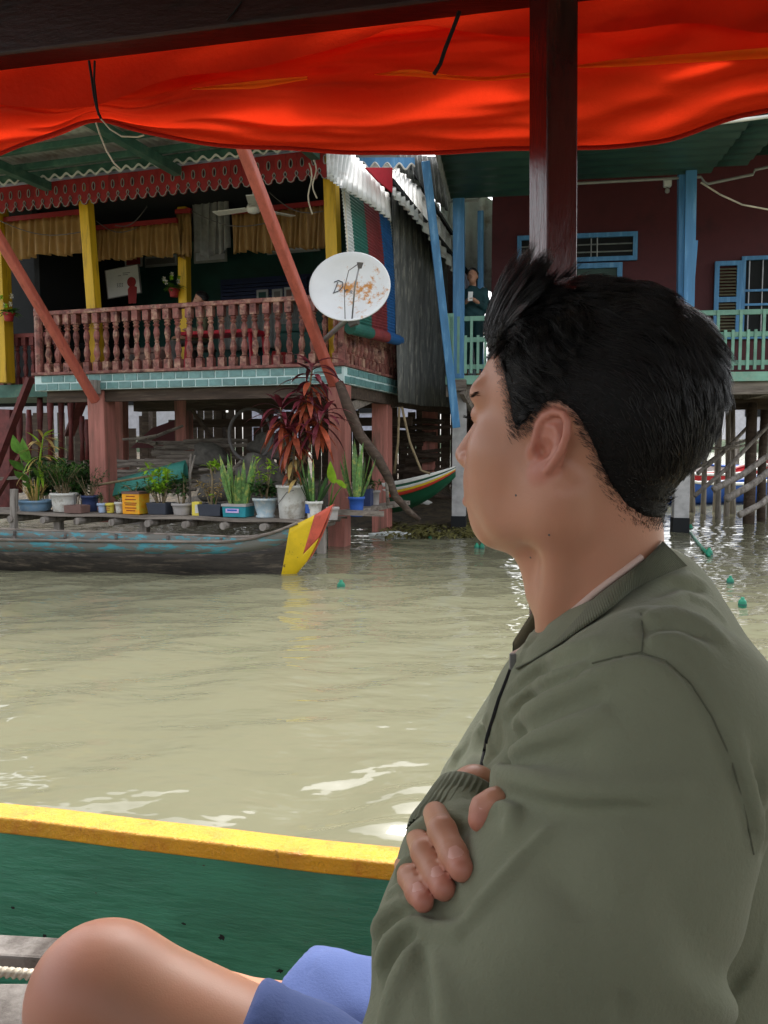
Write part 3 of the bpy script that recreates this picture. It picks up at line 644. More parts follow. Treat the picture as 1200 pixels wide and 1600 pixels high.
small_boat('moored_boat', (7.6,19,0), 4.5, 1.0, .45, 'far_blue', 'stripe_white', 'blue boat moored beyond the poles under the maroon house', .3)
small_boat('moored_boat', (8.6,22.5,0), 4.5, 1.2, .55, 'far_red', 'stripe_white', 'red boat moored behind the blue boat', .2)
small_boat('moored_boat', (10.6,25,0), 5, 1.3, .7, 'far_white', 'far_blue', 'white boat moored farthest beyond the poles', -.2)

# wooded far shore along the horizon
rows = [[], [], []]; rt_ = random.Random(12)
for j in range(161):
    x = -320+4*j; h = 5+2.2*math.sin(x*.05)+1.6*math.sin(x*.17+1)+rt_.uniform(-.9,.9)
    rows[0].append((x, 262, -.5)); rows[1].append((x, 265, h*.75)); rows[2].append((x, 275, h))
obj('hills', MB().grid(rows), M('far shore woods', srgb(78,92,70), .9, .3, .15, 0), smooth=True, kind='structure', label='low wooded far shore on the horizon', cat='shore')
far_house(-16, 24, 6, 5, 1.7, 4.1, 1.3, 'lavender_sheet', 'zinc', 'grey far house on stilts beyond the left end of the balcony')
# ------------------------------------------------------------ the tour boat we sit in
BG0, BG1 = atz(0, 1278, .55), atz(620, 1350, .55)         # inner edge of the yellow gunwale
bd = (BG1-BG0).normalized(); bnrm = V((-bd.y, bd.x, 0))    # along the boat (to the right), outwards
if bnrm.y < 0: bnrm = -bnrm
def BT(t, o, z): p = BG1 + bd*t + bnrm*o; return V((p.x, p.y, z))
boat = thing('tour_boat', BT(0, -.7, 0), 'wooden tour boat with yellow gunwale, green inner side and dark red canopy frame', 'boat')
plain('tmp', 0, 0, 0)
mt['gunwale'] = M('thick glossy yellow paint', srgb(236,172,12), .32, .10, 9, 1.0, 120, spec=.6, dirt=srgb(206,130,6), dirt_amt=.3, dirt_scale=14, bdist=.005, dirt2=srgb(120,76,20), dirt2_amt=.06, dirt2_scale=30)
def hull_paint():
    m = M('scarred green hull paint', srgb(54,134,106), .42, .14, 4, .6, 22, grain=0, spec=.5, stretch=4, bdist=.003, dirt=srgb(66,148,120), dirt_amt=.25, dirt_scale=3, dirt2=srgb(24,30,24), dirt2_amt=.02, dirt2_scale=12)
    nt = m.node_tree; N = nt.nodes; L = nt.links; p = N['Principled BSDF']
    tc = N.new('ShaderNodeTexCoord'); mp = N.new('ShaderNodeMapping'); mp.inputs['Scale'].default_value = (5, 5, 26); L.new(tc.outputs['Object'], mp.inputs[0])
    n = N.new('ShaderNodeTexNoise'); n.inputs['Scale'].default_value = 1.6; n.inputs['Detail'].default_value = 5; n.inputs['Roughness'].default_value = .6; L.new(mp.outputs[0], n.inputs['Vector'])
    b = N.new('ShaderNodeBump'); b.inputs['Strength'].default_value = .75; b.inputs['Distance'].default_value = .011
    old = p.inputs['Normal'].links[0].from_node; L.new(old.outputs[0], b.inputs['Normal']); L.new(n.outputs[0], b.inputs['Height']); L.new(b.outputs[0], p.inputs['Normal'])
    return m
mt['hullin'] = hull_paint()
mt['redbrown'] = M('chipped dark red gloss paint', srgb(66,14,13), .17, .25, 6, .45, 26, grain=2, stretch=5, spec=.5, bdist=.003, dirt=srgb(34,8,8), dirt_amt=.3, dirt_scale=5)
mt['beam'] = M('dark red beam paint peeling to grey wood', srgb(46,12,11), .42, .25, 6, .5, 30, grain=0, stretch=6, spec=.4, bdist=.003, dirt=srgb(24,8,8), dirt_amt=.35, dirt_scale=6)
mt['peeled'] = M('peeled grey beam wood', srgb(120,116,112), .8, .35, 6, .8, 20, grain=0, stretch=7, dirt=srgb(40,16,14), dirt_amt=.45, dirt_scale=8, dirt_edge=.03)
# hull side plank, gunwale, outer skin
def plank(o0, o1, z0, z1, t0=-4.5, t1=3.5, n=60, wob=0.):
    mb = MB(); P = []; F = []
    for i in range(n+1):
        t = t0+(t1-t0)*i/n; w = wob*math.sin(t*7.3)+wob*.6*math.sin(t*17+1)
        for o, z in ((o0,z0),(o1,z0),(o1,z1),(o0,z1)): P.append(BT(t, o+w, z + w*.5))
    for i in range(n):
        for k in range(4): F.append((i*4+k, i*4+(k+1) % 4, i*4+4+(k+1) % 4, i*4+4+k))
    F += [(3,2,1,0), tuple(n*4+k for k in range(4))]
    return mb.add(P, F)
def bmod(o, w, seg=3):
    b = o.modifiers.new('bevel','BEVEL'); b.width = w; b.segments = seg; b.limit_method = 'ANGLE'
    for p in o.data.polygons: p.use_smooth = True
    b.harden_normals = True
    return o
mt['blocker_wood'] = M('brown light-blocking boards', srgb(120,84,62), .5, .2, 5, .3, 30, grain=0)  # warm brown for the added board out of view, tints its bounce
hs_ = obj('hull_side', plank(.012, .045, -.25, .528), mt['hullin'], boat)
gw = obj('gunwale', plank(0, .062, .517, .55, n=90, wob=.0012), mt['gunwale'], boat); bmod(gw, .006)
obj('hull_side', plank(-2.05, -2.02, -.25, .52), mt['hullin'], boat); bmod(obj('gunwale', plank(-2.06, -2.00, .52, .55), mt['gunwale'], boat), .006)
obj('floor', plank(-2.03, .02, .10, .14), mt['greywood'], boat)
obj('light_block_board', plank(-2.04, -2.02, .56, 1.25, t0=-1.3), mt['blocker_wood'], boat)  # unseen board, added to block low light from behind the camera
# nail holes and gouges in the green side
rh_ = random.Random(6)
for px, py, r, sx in ((20,1418,.0032,1.2),(70,1462,.0036,1.2),(287,1443,.0026,1.6),(346,1465,.0050,1.3),(438,1517,.0044,1.6),(150,1395,.0020,.5),(150,1372,.0016,.3),(414,1384,.0016,.4),(318,1352,.0012,2),(226,1480,.0014,1.5),(510,1490,.002,1.4),(545,1420,.0015,.6),(98,1340,.0012,.5)):
    q = onplane(px, py, BT(0,.012,0), bnrm) - bnrm*.0004; d = MB(); n_ = 13
    rad = [r*rh_.uniform(.55,1.35) for _ in range(n_)]
    d.add([(0,0,-.0002)]+[(rad[k]*sx*math.cos(2*math.pi*k/n_), rad[k]*math.sin(2*math.pi*k/n_), 0) for k in range(n_)], [(0, 1+k, 1+(k+1) % n_) for k in range(n_)])
    put('nail_hole', d.mesh('nail_hole'), mt['black'] if r > .0025 else mt['darkwood'], boat, loc=q, rot=(math.pi/2, 0, math.atan2(bd.y, bd.x)))
# post, beams, roof
PX = onplane(861, 1390, BT(0,.03,0), bnrm); pt = (PX-BG1).dot(bd)
po = obj('post', MB().bar(BT(pt+.005, -.03, .3), BT(pt-.018, -.03, 2.1), .052, .052, up=Matrix.Rotation(math.radians(34),3,'Z') @ bnrm), mt['redbrown'], boat); bmod(po, .003)
po = obj('post', MB().bar(BT(pt-1.9, -.03, .3), BT(pt-1.9, -.03, 2.1), .068, .075, up=bnrm), mt['redbrown'], boat)
for t in (pt, pt-1.9): obj('post', MB().bar(BT(t, -2.0, .3), BT(t, -2.0, 2.1), .068, .068, up=bnrm), mt['redbrown'], boat)
ZB = (onplane(0, 112, BT(0, .07, 0), bnrm)).z
be = obj('top_beam', plank(.012, .07, ZB, ZB+.10, t0=-1.7, n=80, wob=.002), mt['beam'], boat); bmod(be, .006)
# peeled upper strip of the beam
pl_ = obj('beam_cap', plank(-.02, .075, ZB+.1, ZB+.16, t0=-1.7, n=80, wob=.003), mt['peeled'], boat)
obj('top_beam', plank(-2.06, -2.0, ZB, ZB+.1, t0=-1.7), mt['beam'], boat)
for t in np.arange(-1.2, 3.3, 1.1): obj('roof_rib', MB().bar(BT(t, .05, ZB+.2), BT(t, -2.05, ZB+.2), .05, .05), mt['beam'], boat)
rows = []
for i in range(9):
    k = i/8; rows.append([BT(t, .12-2.3*k, ZB+.225+.12*math.sin(math.pi*k)) for t in (-1.3, 0, 3.5)])
obj('roof', MB().grid(rows, thick=(0,0,.02)), mt['greywood'], boat)
# bench the passenger sits on, worn block at the far left
obj('bench', MB().add([BT(.05,-.1,.39),BT(.6,-.1,.39),BT(.6,-1.5,.39),BT(.05,-1.5,.39),BT(.05,-.1,.43),BT(.6,-.1,.43),BT(.6,-1.5,.43),BT(.05,-1.5,.43)],[(0,1,2,3),(7,6,5,4),(0,4,5,1),(1,5,6,2),(2,6,7,3),(3,7,4,0)]), mt['greywood'], boat)
def blk(px0, px1, py0, py1, d, dep):
    a, b = at(px0, py1, d), at(px1, py0, d); return MB().box2((a.x, d, a.z), (b.x, d+dep, b.z))
mt['deck'] = M('worn grey deck board', srgb(126,120,114), .8, .25, 5, .9, 18, dirt=srgb(70,62,56), dirt_amt=.4, dirt_scale=7, bdist=.006)
a0 = at(-60, 1545, .95); 
obj('deck_board', MB().box2((-.75,.55,at(30,1534,1.0).z-.06),(at(78,1540,.95).x,1.0,at(30,1534,1.0).z)), mt['deck'], boat, bevel=.006)
obj('deck_ledge', MB().bar(at(-80,1486,1.16), at(110,1498,1.10), .05, .03), mt['deck'], boat, bevel=.004)
# rope lying along the ledge
rp = MB(); A, B = at(-60,1514,1.03), at(85,1526,1.01); R0 = MB()
for k in range(3):
    pts = []
    for i in range(81):
        t = i/80; p = A*(1-t)+B*t; a = t*2*math.pi*22 + k*2.094; pts.append(p + V((0, math.cos(a)*.0036, math.sin(a)*.0036)))
    R0.tube(pts, .0037, 7)
obj('rope', R0, mt['rope_white'], smooth=True, label='pale twisted rope beside the bare knee on the worn deck', cat='rope')
# ------------------------------------------------------------ red side curtain hung outside the beam
def cloth_mat(name, c, tr):
    m = M(name, c, .85, .12, 3, .8, 22, transl=tr, spec=.2, bdist=.01, dirt=tuple(x*.72 for x in c[:3])+(1,), dirt_amt=.22, dirt_scale=3, dirt_edge=.2); return m
mt['redtarp'] = cloth_mat('translucent orange red curtain', srgb(210,50,20), .44)
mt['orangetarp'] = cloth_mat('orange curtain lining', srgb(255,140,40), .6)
cur = thing('side_curtain', BT(-.2,.1,ZB), 'orange red cloth side curtain gathered up under the canopy beam', 'curtain')
def lerp_tab(tab, x):
    for (a, b), (c, d) in zip(tab, tab[1:]):
        if x <= c: return b + (d-b)*(x-a)/(c-a)
    return tab[-1][1]
def smooth_tab(tab, x, w=14): return sum(lerp_tab(tab, x+k*w) for k in (-1.5,-.5,.5,1.5))/4
BOT = [(-200,330),(0,257),(60,232),(120,206),(150,186),(165,188),(220,208),(300,226),(420,240),(560,247),(700,249),(830,248),(950,241),(1050,228),(1200,190),(1400,150)]
TOPY = [(-200,125),(0,96),(690,8),(1400,-90)]
nx, nv = 300, 90
_rw = random.Random(8); _WV = [(_rw.uniform(3,16), _rw.uniform(-1/260.,1/260.), _rw.uniform(0,6.28), _rw.uniform(.4,1), _rw.uniform(60,240), _rw.uniform(0,6.28)) for _ in range(16)]
def WR_(px, v):                                      # many fine drag wrinkles of limited length
    return sum(.0095*a/k**.6*math.sin(2*math.pi*(k*v*.8+s*px)+p)*max(0, math.sin(px/l+p2))**2 for k, s, p, a, l, p2 in _WV)
rows = [[None]*(nx+1) for _ in range(nv+1)]
for j in range(nx+1):
    px = -180 + 1560*j/nx
    yb, yt = smooth_tab(BOT, px), lerp_tab(TOPY, px) - 8
    g = math.exp(-((px-150)/95)**2)                        # gathering near the tie
    for a in range(nv+1):
        v = a/nv; vv = v
        py = yt + (yb-yt)*vv
        q = onplane(px, py, BT(0,.105,0), bnrm)
        # folds: long shallow swags, tighter where the cloth is gathered
        w = v**(1+2.2*g)
        f = WR_(px, w) + .013*math.sin(2*math.pi*(w*1.6 - .22*math.sin(px/210.) + .12)) + .008*math.sin(2*math.pi*(w*3.4 + px/560.+.3*math.sin(px/150.))) + .006*math.sin(2*math.pi*(w*6.1 - px/330.))*(.4+g) \
            + .004*math.sin(px/16.+v*3)*g*(v) + .003*math.sin(px/27.+7*v)
        env = min(1, v*6)
        roll = .03*math.exp(-((v-1)/.09)**2)
        rows[a][j] = q + bnrm*(f*env*(1-.5*g) - roll*(1-g)) + V((0,0,.0))
obj('cloth', MB().grid(rows), mt['redtarp'], cur, smooth=True); bottom_row = list(rows[-1])
# a second, outer layer hangs behind the upper part and dims the light coming through
rows = [[None]*(nx+1) for _ in range(21)]
for j in range(nx+1):
    px = -180 + 1560*j/nx; yt = lerp_tab(TOPY, px)-8; yb = smooth_tab(BOT, px); k_ = .50+.10*math.sin(px/140.)+.07*math.sin(px/47.+1)+(.12 if 470 < px < 830 else 0)
    for a in range(21):
        v = a/20; q = onplane(px, yt+(yb-yt)*k_*v, BT(0,.15,0), bnrm); rows[a][j] = q + bnrm*(.012*math.sin(px/60.+v*5)*v)
obj('outer_layer', MB().grid(rows), mt['redtarp'], cur, smooth=True)
mt['hem'] = cloth_mat('stitched curtain hem', srgb(176,30,12), .2)
P = []
for j in range(nx+1):
    P.append(bottom_row[j])
obj('hem', MB().tube(P, .0035, 6), mt['hem'], cur, smooth=True)
# upper overlap layer: the flap turned over the beam, ends in a hem
rows = [[None]*(nx+1) for _ in range(15)]
for j in range(nx+1):
    px = -180 + 1560*j/nx; yt = lerp_tab(TOPY, px)-8; yb = yt + 62 + 26*math.sin(px/170.+.6) + 10*math.sin(px/61.) + (26 if px > 600 else 0)*min(1,max(0,(px-600)/120))
    for a in range(15):
        v = a/14; q = onplane(px, yt+(yb-yt)*v, BT(0,.085,0), bnrm); rows[a][j] = q + bnrm*(.006*math.sin(px/33.+v*3)*v - .012*math.sin(v*2.8))
obj('upper_flap', MB().grid(rows), mt['redtarp'], cur, smooth=True)
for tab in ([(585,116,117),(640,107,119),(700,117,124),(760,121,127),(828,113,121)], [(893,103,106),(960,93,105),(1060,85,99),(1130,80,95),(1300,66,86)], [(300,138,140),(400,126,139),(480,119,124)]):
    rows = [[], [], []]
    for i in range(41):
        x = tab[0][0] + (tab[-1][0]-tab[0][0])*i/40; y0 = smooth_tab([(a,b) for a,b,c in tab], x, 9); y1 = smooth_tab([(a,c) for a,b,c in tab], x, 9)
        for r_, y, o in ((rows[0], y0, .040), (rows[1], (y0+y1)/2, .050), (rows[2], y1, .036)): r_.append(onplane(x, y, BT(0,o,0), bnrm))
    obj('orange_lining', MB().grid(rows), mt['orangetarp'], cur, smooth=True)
# unseen strip of the same cloth, added behind us to shape the light
rows = []
for a in range(13):
    v = a/12; rows.append([BT(-1.6+.085*j, -2.1+.03*math.sin(j*.9+v*2)*(.3+v), ZB+.02-.14*v) for j in range(60)])
obj('unseen_light_cloth', MB().grid(rows), mt['redtarp'], smooth=True, label='unseen orange red cloth strip added on the opposite boat side to shape light', cat='curtain')
# tie cords
def cord(name, pts, r, mat, label, o=.0):
    P = [onplane(x, y, BT(0, o, 0), bnrm) for x, y in pts]; Q = []
    for i in range(len(P)-1):
        for k in range(4): Q.append(P[i]*(1-k/4)+P[i+1]*(k/4))
    Q.append(P[-1]); obj(name, MB().tube(Q, r, 6), mt[mat], label=label, cat='cord', smooth=True)
cord('tie_cord', [(139,95),(143,120),(147,150),(152,172),(158,186)], .0022, 'black', 'black cord tying up the curtain at its gather', .0)
cord('tie_cord', [(148,95),(147,125),(151,160),(154,180)], .0018, 'black', 'second thinner black strand of the tie at the gather', -.004)
cord('loose_cord', [(150,192),(156,210),(166,235),(178,255),(188,264)], .0014, 'rope_white', 'thin pale cord dangling straight below the curtain tie', .0)
cord('loose_cord', [(158,186),(172,202),(190,213),(215,214),(225,211)], .0014, 'rope_white', 'thin pale cord curling to the right below the curtain tie', .0)
cord('loose_cord', [(718,18),(706,50),(695,78),(688,100),(678,116)], .0032, 'black', 'frayed black cord end hanging before the red curtain', -.01)
cord('loose_cord', [(378,2),(366,18),(354,32)], .0012, 'black', 'short dark string on the beam left of the frayed cord', .008)
# ------------------------------------------------------------ old dark wooden boat moored before the house
def old_boat():
    mt['hullold'] = M('tarred weathered hull wood', srgb(64,58,52), .75, .4, 5, .7, 22, grain=0, stretch=9, dirt=srgb(112,100,86), dirt_amt=.28, dirt_scale=7, bdist=.006, dirt2=srgb(36,33,31), dirt2_amt=.35)
    mt['hullteal'] = M('flaking teal paint', srgb(70,140,150), .6, .25, 6, .5, 22, grain=0, stretch=6, dirt=srgb(104,102,94), dirt_amt=.62, dirt_scale=8, dirt_edge=.04, bdist=.004)
    mt['bowyellow'] = M('chipped yellow bow paint', srgb(226,190,30), .5, .12, 6, .4, 30, dirt=srgb(96,78,52), dirt_amt=.2, dirt_scale=16, dirt_edge=.03)
    mt['bowred'] = M('faded coral red bow paint', srgb(206,92,72), .5, .12, 6, .3, 30, dirt=srgb(150,70,56), dirt_amt=.25)
    mt['inwood'] = M('grey inner boat boards', srgb(112,104,98), .8, .3, 5, .6, 24, grain=0, stretch=8, dirt=srgb(64,58,54), dirt_amt=.45, dirt_scale=6)
    BOW = at(521, 787, 8.15); STERN = at(-330, 800, 9.35)
    ax = (V((STERN.x, STERN.y, 0)) - V((BOW.x, BOW.y, 0))); L = ax.length; ax.normalize(); nr = V((ax.y, -ax.x, 0))
    if nr.y > 0: nr = -nr                                        # towards us
    t = thing('rowing_boat', V((BOW.x, BOW.y, 0))+ax*L*.5, 'old dark wooden boat with flaking teal rim, yellow and red bow', 'boat')
    B0 = V((BOW.x, BOW.y, 0))
    # stations: distance from bow tip, half beam at sheer, sheer height, keel height, keel setback
    def st(k):
        k2 = min(1, k/.62)
        hb = .46*math.sin(min(1,k2)*math.pi/2)**.8 if k < .62 else .46*(1-((k-.62)/.38)**2.2*.75)
        sh = .32 + .38*max(0,1-k/.17)**1.8 + .14*max(0,(k-.55)/.45)**2
        ke = -.16 + .62*max(0,1-k/.085)**1.1
        return hb, sh, ke
    def ring(k, inner=0.):
        R = []
        for a in np.linspace(-1, 1, 33):
            b = abs(a); kk = k + .045*(1-b)*max(0, 1-k/.2); hb, sh, ke = st(kk); hb = max(.012, hb-inner); c = B0 + ax*(kk*L)
            y = hb*(1-(1-b)**1.8)*(.82+.18*b) if b < 1 else hb
            z = ke+inner + (sh-ke-inner)*(b**2.0)
            R.append(c + nr*(-math.copysign(y, a)) + V((0,0,z)))
        return R
    ks = [round(.002*i_, 4) for i_ in range(53)] + [.11,.12,.15,.18,.22,.27,.33,.4,.5,.6,.7,.8,.9,1.0]
    Rr = [ring(k) for k in ks]
    # outer skin split into planking, teal sheer strake, yellow bow band and red stem
    def skin(name, sel, mat, off=.0):
        mb = MB()
        for i in range(len(ks)-1):
            for j in range(32):
                if sel(ks[i], j, i): mb.add([Rr[i][j], Rr[i+1][j], Rr[i+1][j+1], Rr[i][j+1]], [(0,1,2,3)])
        me = mb.mesh(name); bm = bmesh.new(); bm.from_mesh(me); bmesh.ops.remove_doubles(bm, verts=bm.verts[:], dist=1e-4)
        bmesh.ops.solidify(bm, geom=bm.faces[:], thickness=.022); bmesh.ops.recalc_face_normals(bm, faces=bm.faces[:])
        for f in bm.faces: f.smooth = True
        bm.to_mesh(me); bm.free()
        o = put(name, me, mt[mat], t); return o
    bh = lambda j: abs((j+.5)/16-1)
    red = lambda k, j, i: k < .028 and bh(j) > .5
    yel = lambda k, j, i: not red(k,j,i) and k < .066
    teal = lambda k, j, i: not red(k,j,i) and not yel(k,j,i) and j in (0, 1, 30, 31)
    obj('stem', MB().add(Rr[0], [tuple(range(33))]).add([p-ax*.012 for p in Rr[0]], [tuple(range(33))]), mt['bowred'], t)
    skin('bow_tip', red, 'bowred'); skin('bow_band', yel, 'bowyellow'); skin('rim_strake', teal, 'hullteal')
    skin('hull', lambda k, j, i: not red(k,j,i) and not yel(k,j,i) and not teal(k,j,i), 'hullold')
    for side in (0, 32):
        P = [Rr[i][side]+V((0,0,.008)) for i in range(27, len(ks))]; obj('rim_cap', MB().tube(P, .016, 6), mt['greywood'], t, smooth=True)
    # inside: floor boards, ribs, thwart, paddle
    hb = MB(); rows = []
    for k in np.linspace(.14, .98, 14):
        w = st(k)[0]*.62; c = B0+ax*(k*L); rows.append([c+nr*w+V((0,0,.06)), c+V((0,0,.03)), c-nr*w+V((0,0,.06))])
    obj('floor_board', MB().grid(rows), mt['inwood'], t)
    for k in (.2,.3,.4,.5,.6,.72,.84): R_ = ring(k, .03); obj('rib', MB().tube(R_, .018, 6), mt['inwood'], t)
    for k in (.36,.66): w = st(k)[0]-.03; c = B0+ax*(k*L); obj('thwart', MB().bar(c+nr*w+V((0,0,.2)), c-nr*w+V((0,0,.2)), .16, .025), mt['inwood'], t)
    obj('stem_patch', MB().lathe([(.02,0),(.035,.03),(.0,.06)], 8, B0+ax*(.085*L)+V((0,0,-.02))), mt['greywood'], t)
    a, b = B0+ax*(.42*L)+nr*.25+V((0,0,.33)), B0+ax*(.52*L)-nr*.2+V((0,0,.2))
    obj('paddle', MB().tube([a, b], .016, 7).lathe([(.025,-.02),(.03,.0),(.0,.03)], 7, a), mt['greywood'], label='grey wooden paddle handle lying inside the old boat', cat='paddle', smooth=True)
old_boat()

# ------------------------------------------------------------ plank shelf for the pots
SZ = .41
sh = thing('plank_shelf', HO, 'rough plank shelf on log joists holding the row of pots', 'shelf', rz=HA)
x0, x1 = HL(-40, 800, -.8).x, HL(522, 800, -.8).x
for i0, i1, z in ((-1.0,-.82,SZ),(-.80,-.6,SZ-.004),(-.58,-.36,SZ+.003)):
    mb = MB(); rows = []
    for j in range(25):
        s = x0+(x1-x0)*j/24; dz = .008*math.sin(s*5+i0*9); rows.append([(s,i0+.006*math.sin(s*9),z-.03+dz),(s,i0+.006*math.sin(s*9),z+dz),(s,i1,z+dz),(s,i1,z-.03+dz)])
    mb.grid(rows); mb.f.append(tuple(range(4))); obj('plank', mb, mt['greywood'], sh, local=True)
s = x0+.3
while s < x1: obj('log_joist', MB().tube([(s,-1.06,SZ-.085),(s+.02,-.2,SZ-.08)], .045, 9), mt['greywoodz'], sh, local=True, smooth=False); s += .52
for s in (x0+1.3, (x0+x1)/2, x1-.2): obj('leg', MB().bar((s,-.7,SZ-.1),(s,-.7,-.5), .09,.09, up=(0,1,0)), mt['greywoodz'], sh, local=True)
obj('stake', MB().bar(HL(22,764,-1.0), HL(22,830,-1.0), .075,.07, up=(0,1,0)), mt['greywoodz'], sh, local=True)
obj('plank', MB().bar(HL(545,800,-.3), HL(632,785,.6), .2, .05), mt['greywood'], sh, local=True); obj('plank', MB().bar(HL(520,800,-.6), HL(600,803,-.4), .1, .06), mt['greywood'], sh, local=True)

# ------------------------------------------------------------ pots and plants
def pot_round(mb, r0, r1, h, n=20, rim=.012, foot=False, sx=1, sy=1):
    pr = [(r0*.96,0),(r0,.006)]
    if foot: pr = [(r0*1.12,0),(r0*1.12,.02),(r0*.95,.035)]
    pr += [(r0+(r1-r0)*.5, h*.5),(r1*.985,h-.035),(r1+rim,h-.03),(r1+rim,h-.004),(r1+rim-.004,h),(r1-.006,h),(r1-.012,h-.05)]
    return mb.lathe(pr, n, sx=sx, sy=sy)
def pot(px, pytop, pybot, wpx, i, mat, label, kind='round', taper=.82, foot=False, depth=None):
    b = HL(px, pybot, i); tz = HL(px, pytop, i).z; b.z = SZ+.004; h = max(.06, tz-b.z); D = (HM @ b).y; w = wpx*D/FPX
    t = thing('potted_plant', HM @ b, label, 'potted plant', rz=HA+random.uniform(-.1,.1)); t['group'] = 'pots along the plank shelf'
    if kind == 'round':
        pm = obj('pot', pot_round(MB(), w/2*taper, w/2, h, foot=foot), mt[mat], t, local=True, smooth=True)
        obj('soil', MB().lathe([(w/2-.014,h-.05),(.0,h-.02)], 16), mt['soil'], t, local=True)
    else:
        dd = depth or w*.8; mb = MB(); a = w/2; c = dd/2; q = taper
        P = [(-a*q,-c*q,0),(a*q,-c*q,0),(a*q,c*q,0),(-a*q,c*q,0),(-a,-c,h),(a,-c,h),(a,c,h),(-a,c,h)]
        th = .012; P += [(-a+th,-c+th,h),(a-th,-c+th,h),(a-th,c-th,h),(-a+th,c-th,h),(-a+th,-c+th,h-.04),(a-th,-c+th,h-.04),(a-th,c-th,h-.04),(-a+th,c-th,h-.04)]
        mb.add(P, [(3,2,1,0)]+[(k,(k+1)%4,4+(k+1)%4,4+k) for k in range(4)]+[(4+k,4+(k+1)%4,8+(k+1)%4,8+k) for k in range(4)]+[(8+k,8+(k+1)%4,12+(k+1)%4,12+k) for k in range(4)])
        pm = obj('pot', mb, mt[mat], t, local=True, bevel=.008)
        obj('soil', MB().add([P[12],P[13],P[14],P[15]], [(0,1,2,3)]), mt['soil'], t, local=True)
    t['_h'] = h; t['_w'] = w
    return t, h, w, pm
def shrub(t, z, w, H, n, mat, lw=.035, ll=.07, stems=4, spread=.6, seed=1):
    r = random.Random(seed); mb = MB(); sm = MB()
    for k in range(stems):
        a = r.uniform(0,6.28); tip = V((math.cos(a)*w*spread*r.uniform(.3,1), math.sin(a)*w*spread*r.uniform(.3,1), z+H*r.uniform(.65,1))); b = V((math.cos(a)*w*.12, math.sin(a)*w*.12, z-.03))
        mid = (b+tip)/2 + V((r.uniform(-.03,.03),r.uniform(-.03,.03),.04)); sm.tube([b, mid, tip], [.008,.006,.003], 5)
        for q in range(int(1.7*n)//stems):
            u = r.uniform(.3,1.02); p = b*(1-u)**2+mid*(2*u*(1-u))+tip*u*u
            d = V((r.uniform(-1,1), r.uniform(-1,1), r.uniform(-.2,.8))); p = p + d*r.uniform(0,.05)
            mb.leaf(p, d, ll*r.uniform(.6,1.2), lw*r.uniform(.7,1.2), r.uniform(.1,.6), 3)
    o = obj('foliage', mb, mt[mat], t, local=True); o['kind'] = 'stuff'; obj('stem', sm, mt['stem'], t, local=True)
def swords(t, z, w, H, n, mat, seed=1, lw=.05, lean=.18):
    r = random.Random(seed)
    for k in range(n):
        a = r.uniform(0,6.28); b = V((math.cos(a)*w*.25, math.sin(a)*w*.25, z-.04)); d = V((math.cos(a)*lean*r.uniform(.2,1.4), math.sin(a)*lean*r.uniform(.2,1.4), 1))
        mb = MB().leaf(b, d, H*r.uniform(.6,1.05), lw*r.uniform(.8,1.15), r.uniform(-.05,.08), 5, .18, up=(math.sin(a+r.uniform(-.8,.8)),math.cos(a),0), basew=.7, mid=.5, tipw=.03)
        obj('leaf', mb, mt[mat], t, local=True, smooth=True)
def broad(t, b, tip, L, W, mat, droop=.5, face=(0,-1,.4)):
    b, tip = V(b), V(tip); d = (tip-b); obj('stalk', MB().tube([b, b+d*.5+V((0,0,.03)), tip], [.011,.008,.006], 6), mt['leafgreen'], t, local=True, smooth=True)
    dd = V((d.x*.6, d.y*.5-.2, d.z*.8)).normalized()
    obj('leaf', MB().leaf(tip, dd, L, W, droop, 7, .12, up=face, basew=.35, mid=.35, tipw=.02), mt[mat], t, local=True, smooth=True)
IN = -.7
# 1 blue basin with tall broad-leaved and dry plant
t, h, w, pm = pot(56, 781, 808, 52, IN, 'plastic_blue', 'wide dull blue basin with tall drying plant, first in the row', taper=.85)
for (bx, by, tx, tz, L, W, dr) in ((-.05,-.02,-.18,.62,.26,.15,-.2),(-.06,.02,-.08,.50,.34,.17,-.6),(-.03,-.04,-.06,.26,.28,.16,.4),(.0,0,-.16,.40,.24,.13,.5),(.02,-.03,.02,.16,.24,.13,.3),(.06,-.02,.12,.30,.22,.10,.3)):
    broad(t, (bx,by,h-.04), (tx,by-.03,h+tz), L, W, 'leafgreen', dr)
r = random.Random(4)
obj('stalk', MB().tube([(.03,0,h-.03),(.06,0,h+.3),(.12,-.02,h+.62),(.18,-.03,h+.85)], [.02,.018,.013,.006], 7), mt['leaflime'], t, local=True, smooth=True)
for k in range(30):
    a = r.uniform(-2.6,.6); zz = h+.35+.5*r.random(); xx = .06+.14*(zz-h-.2)
    obj('leaf', MB().leaf((xx,0,zz), (math.cos(a)*.9, math.sin(a)*.6, r.uniform(.1,.9)), r.uniform(.24,.42), r.uniform(.035,.06), r.uniform(.4,1.4), 6, .1), mt['leafdry' if k % 3 else 'leaflime'], t, local=True, smooth=True)
obj('leaf', MB().leaf((.18,-.03,h+.85), (.75,-.1,.5), .22, .07, .2, 6, .1), mt['leaflime'], t, local=True); obj('leaf', MB().leaf((.14,-.03,h+.72), (-.5,-.1,.9), .28, .07, .5, 6, .1), mt['leaflime'], t, local=True)
tr_ = MB()
for k in range(60):
    a = r.uniform(0,6.28); q = r.uniform(0,.08); tr_.leaf((math.cos(a)*q+.0, math.sin(a)*q, h-.03), (math.cos(a)*.3, math.sin(a)*.3, 1), r.uniform(.12,.36), .018, r.uniform(.1,.7), 3)
o = obj('dry_tuft', tr_, mt['leafdry'], t, local=True); o['kind'] = 'stuff'
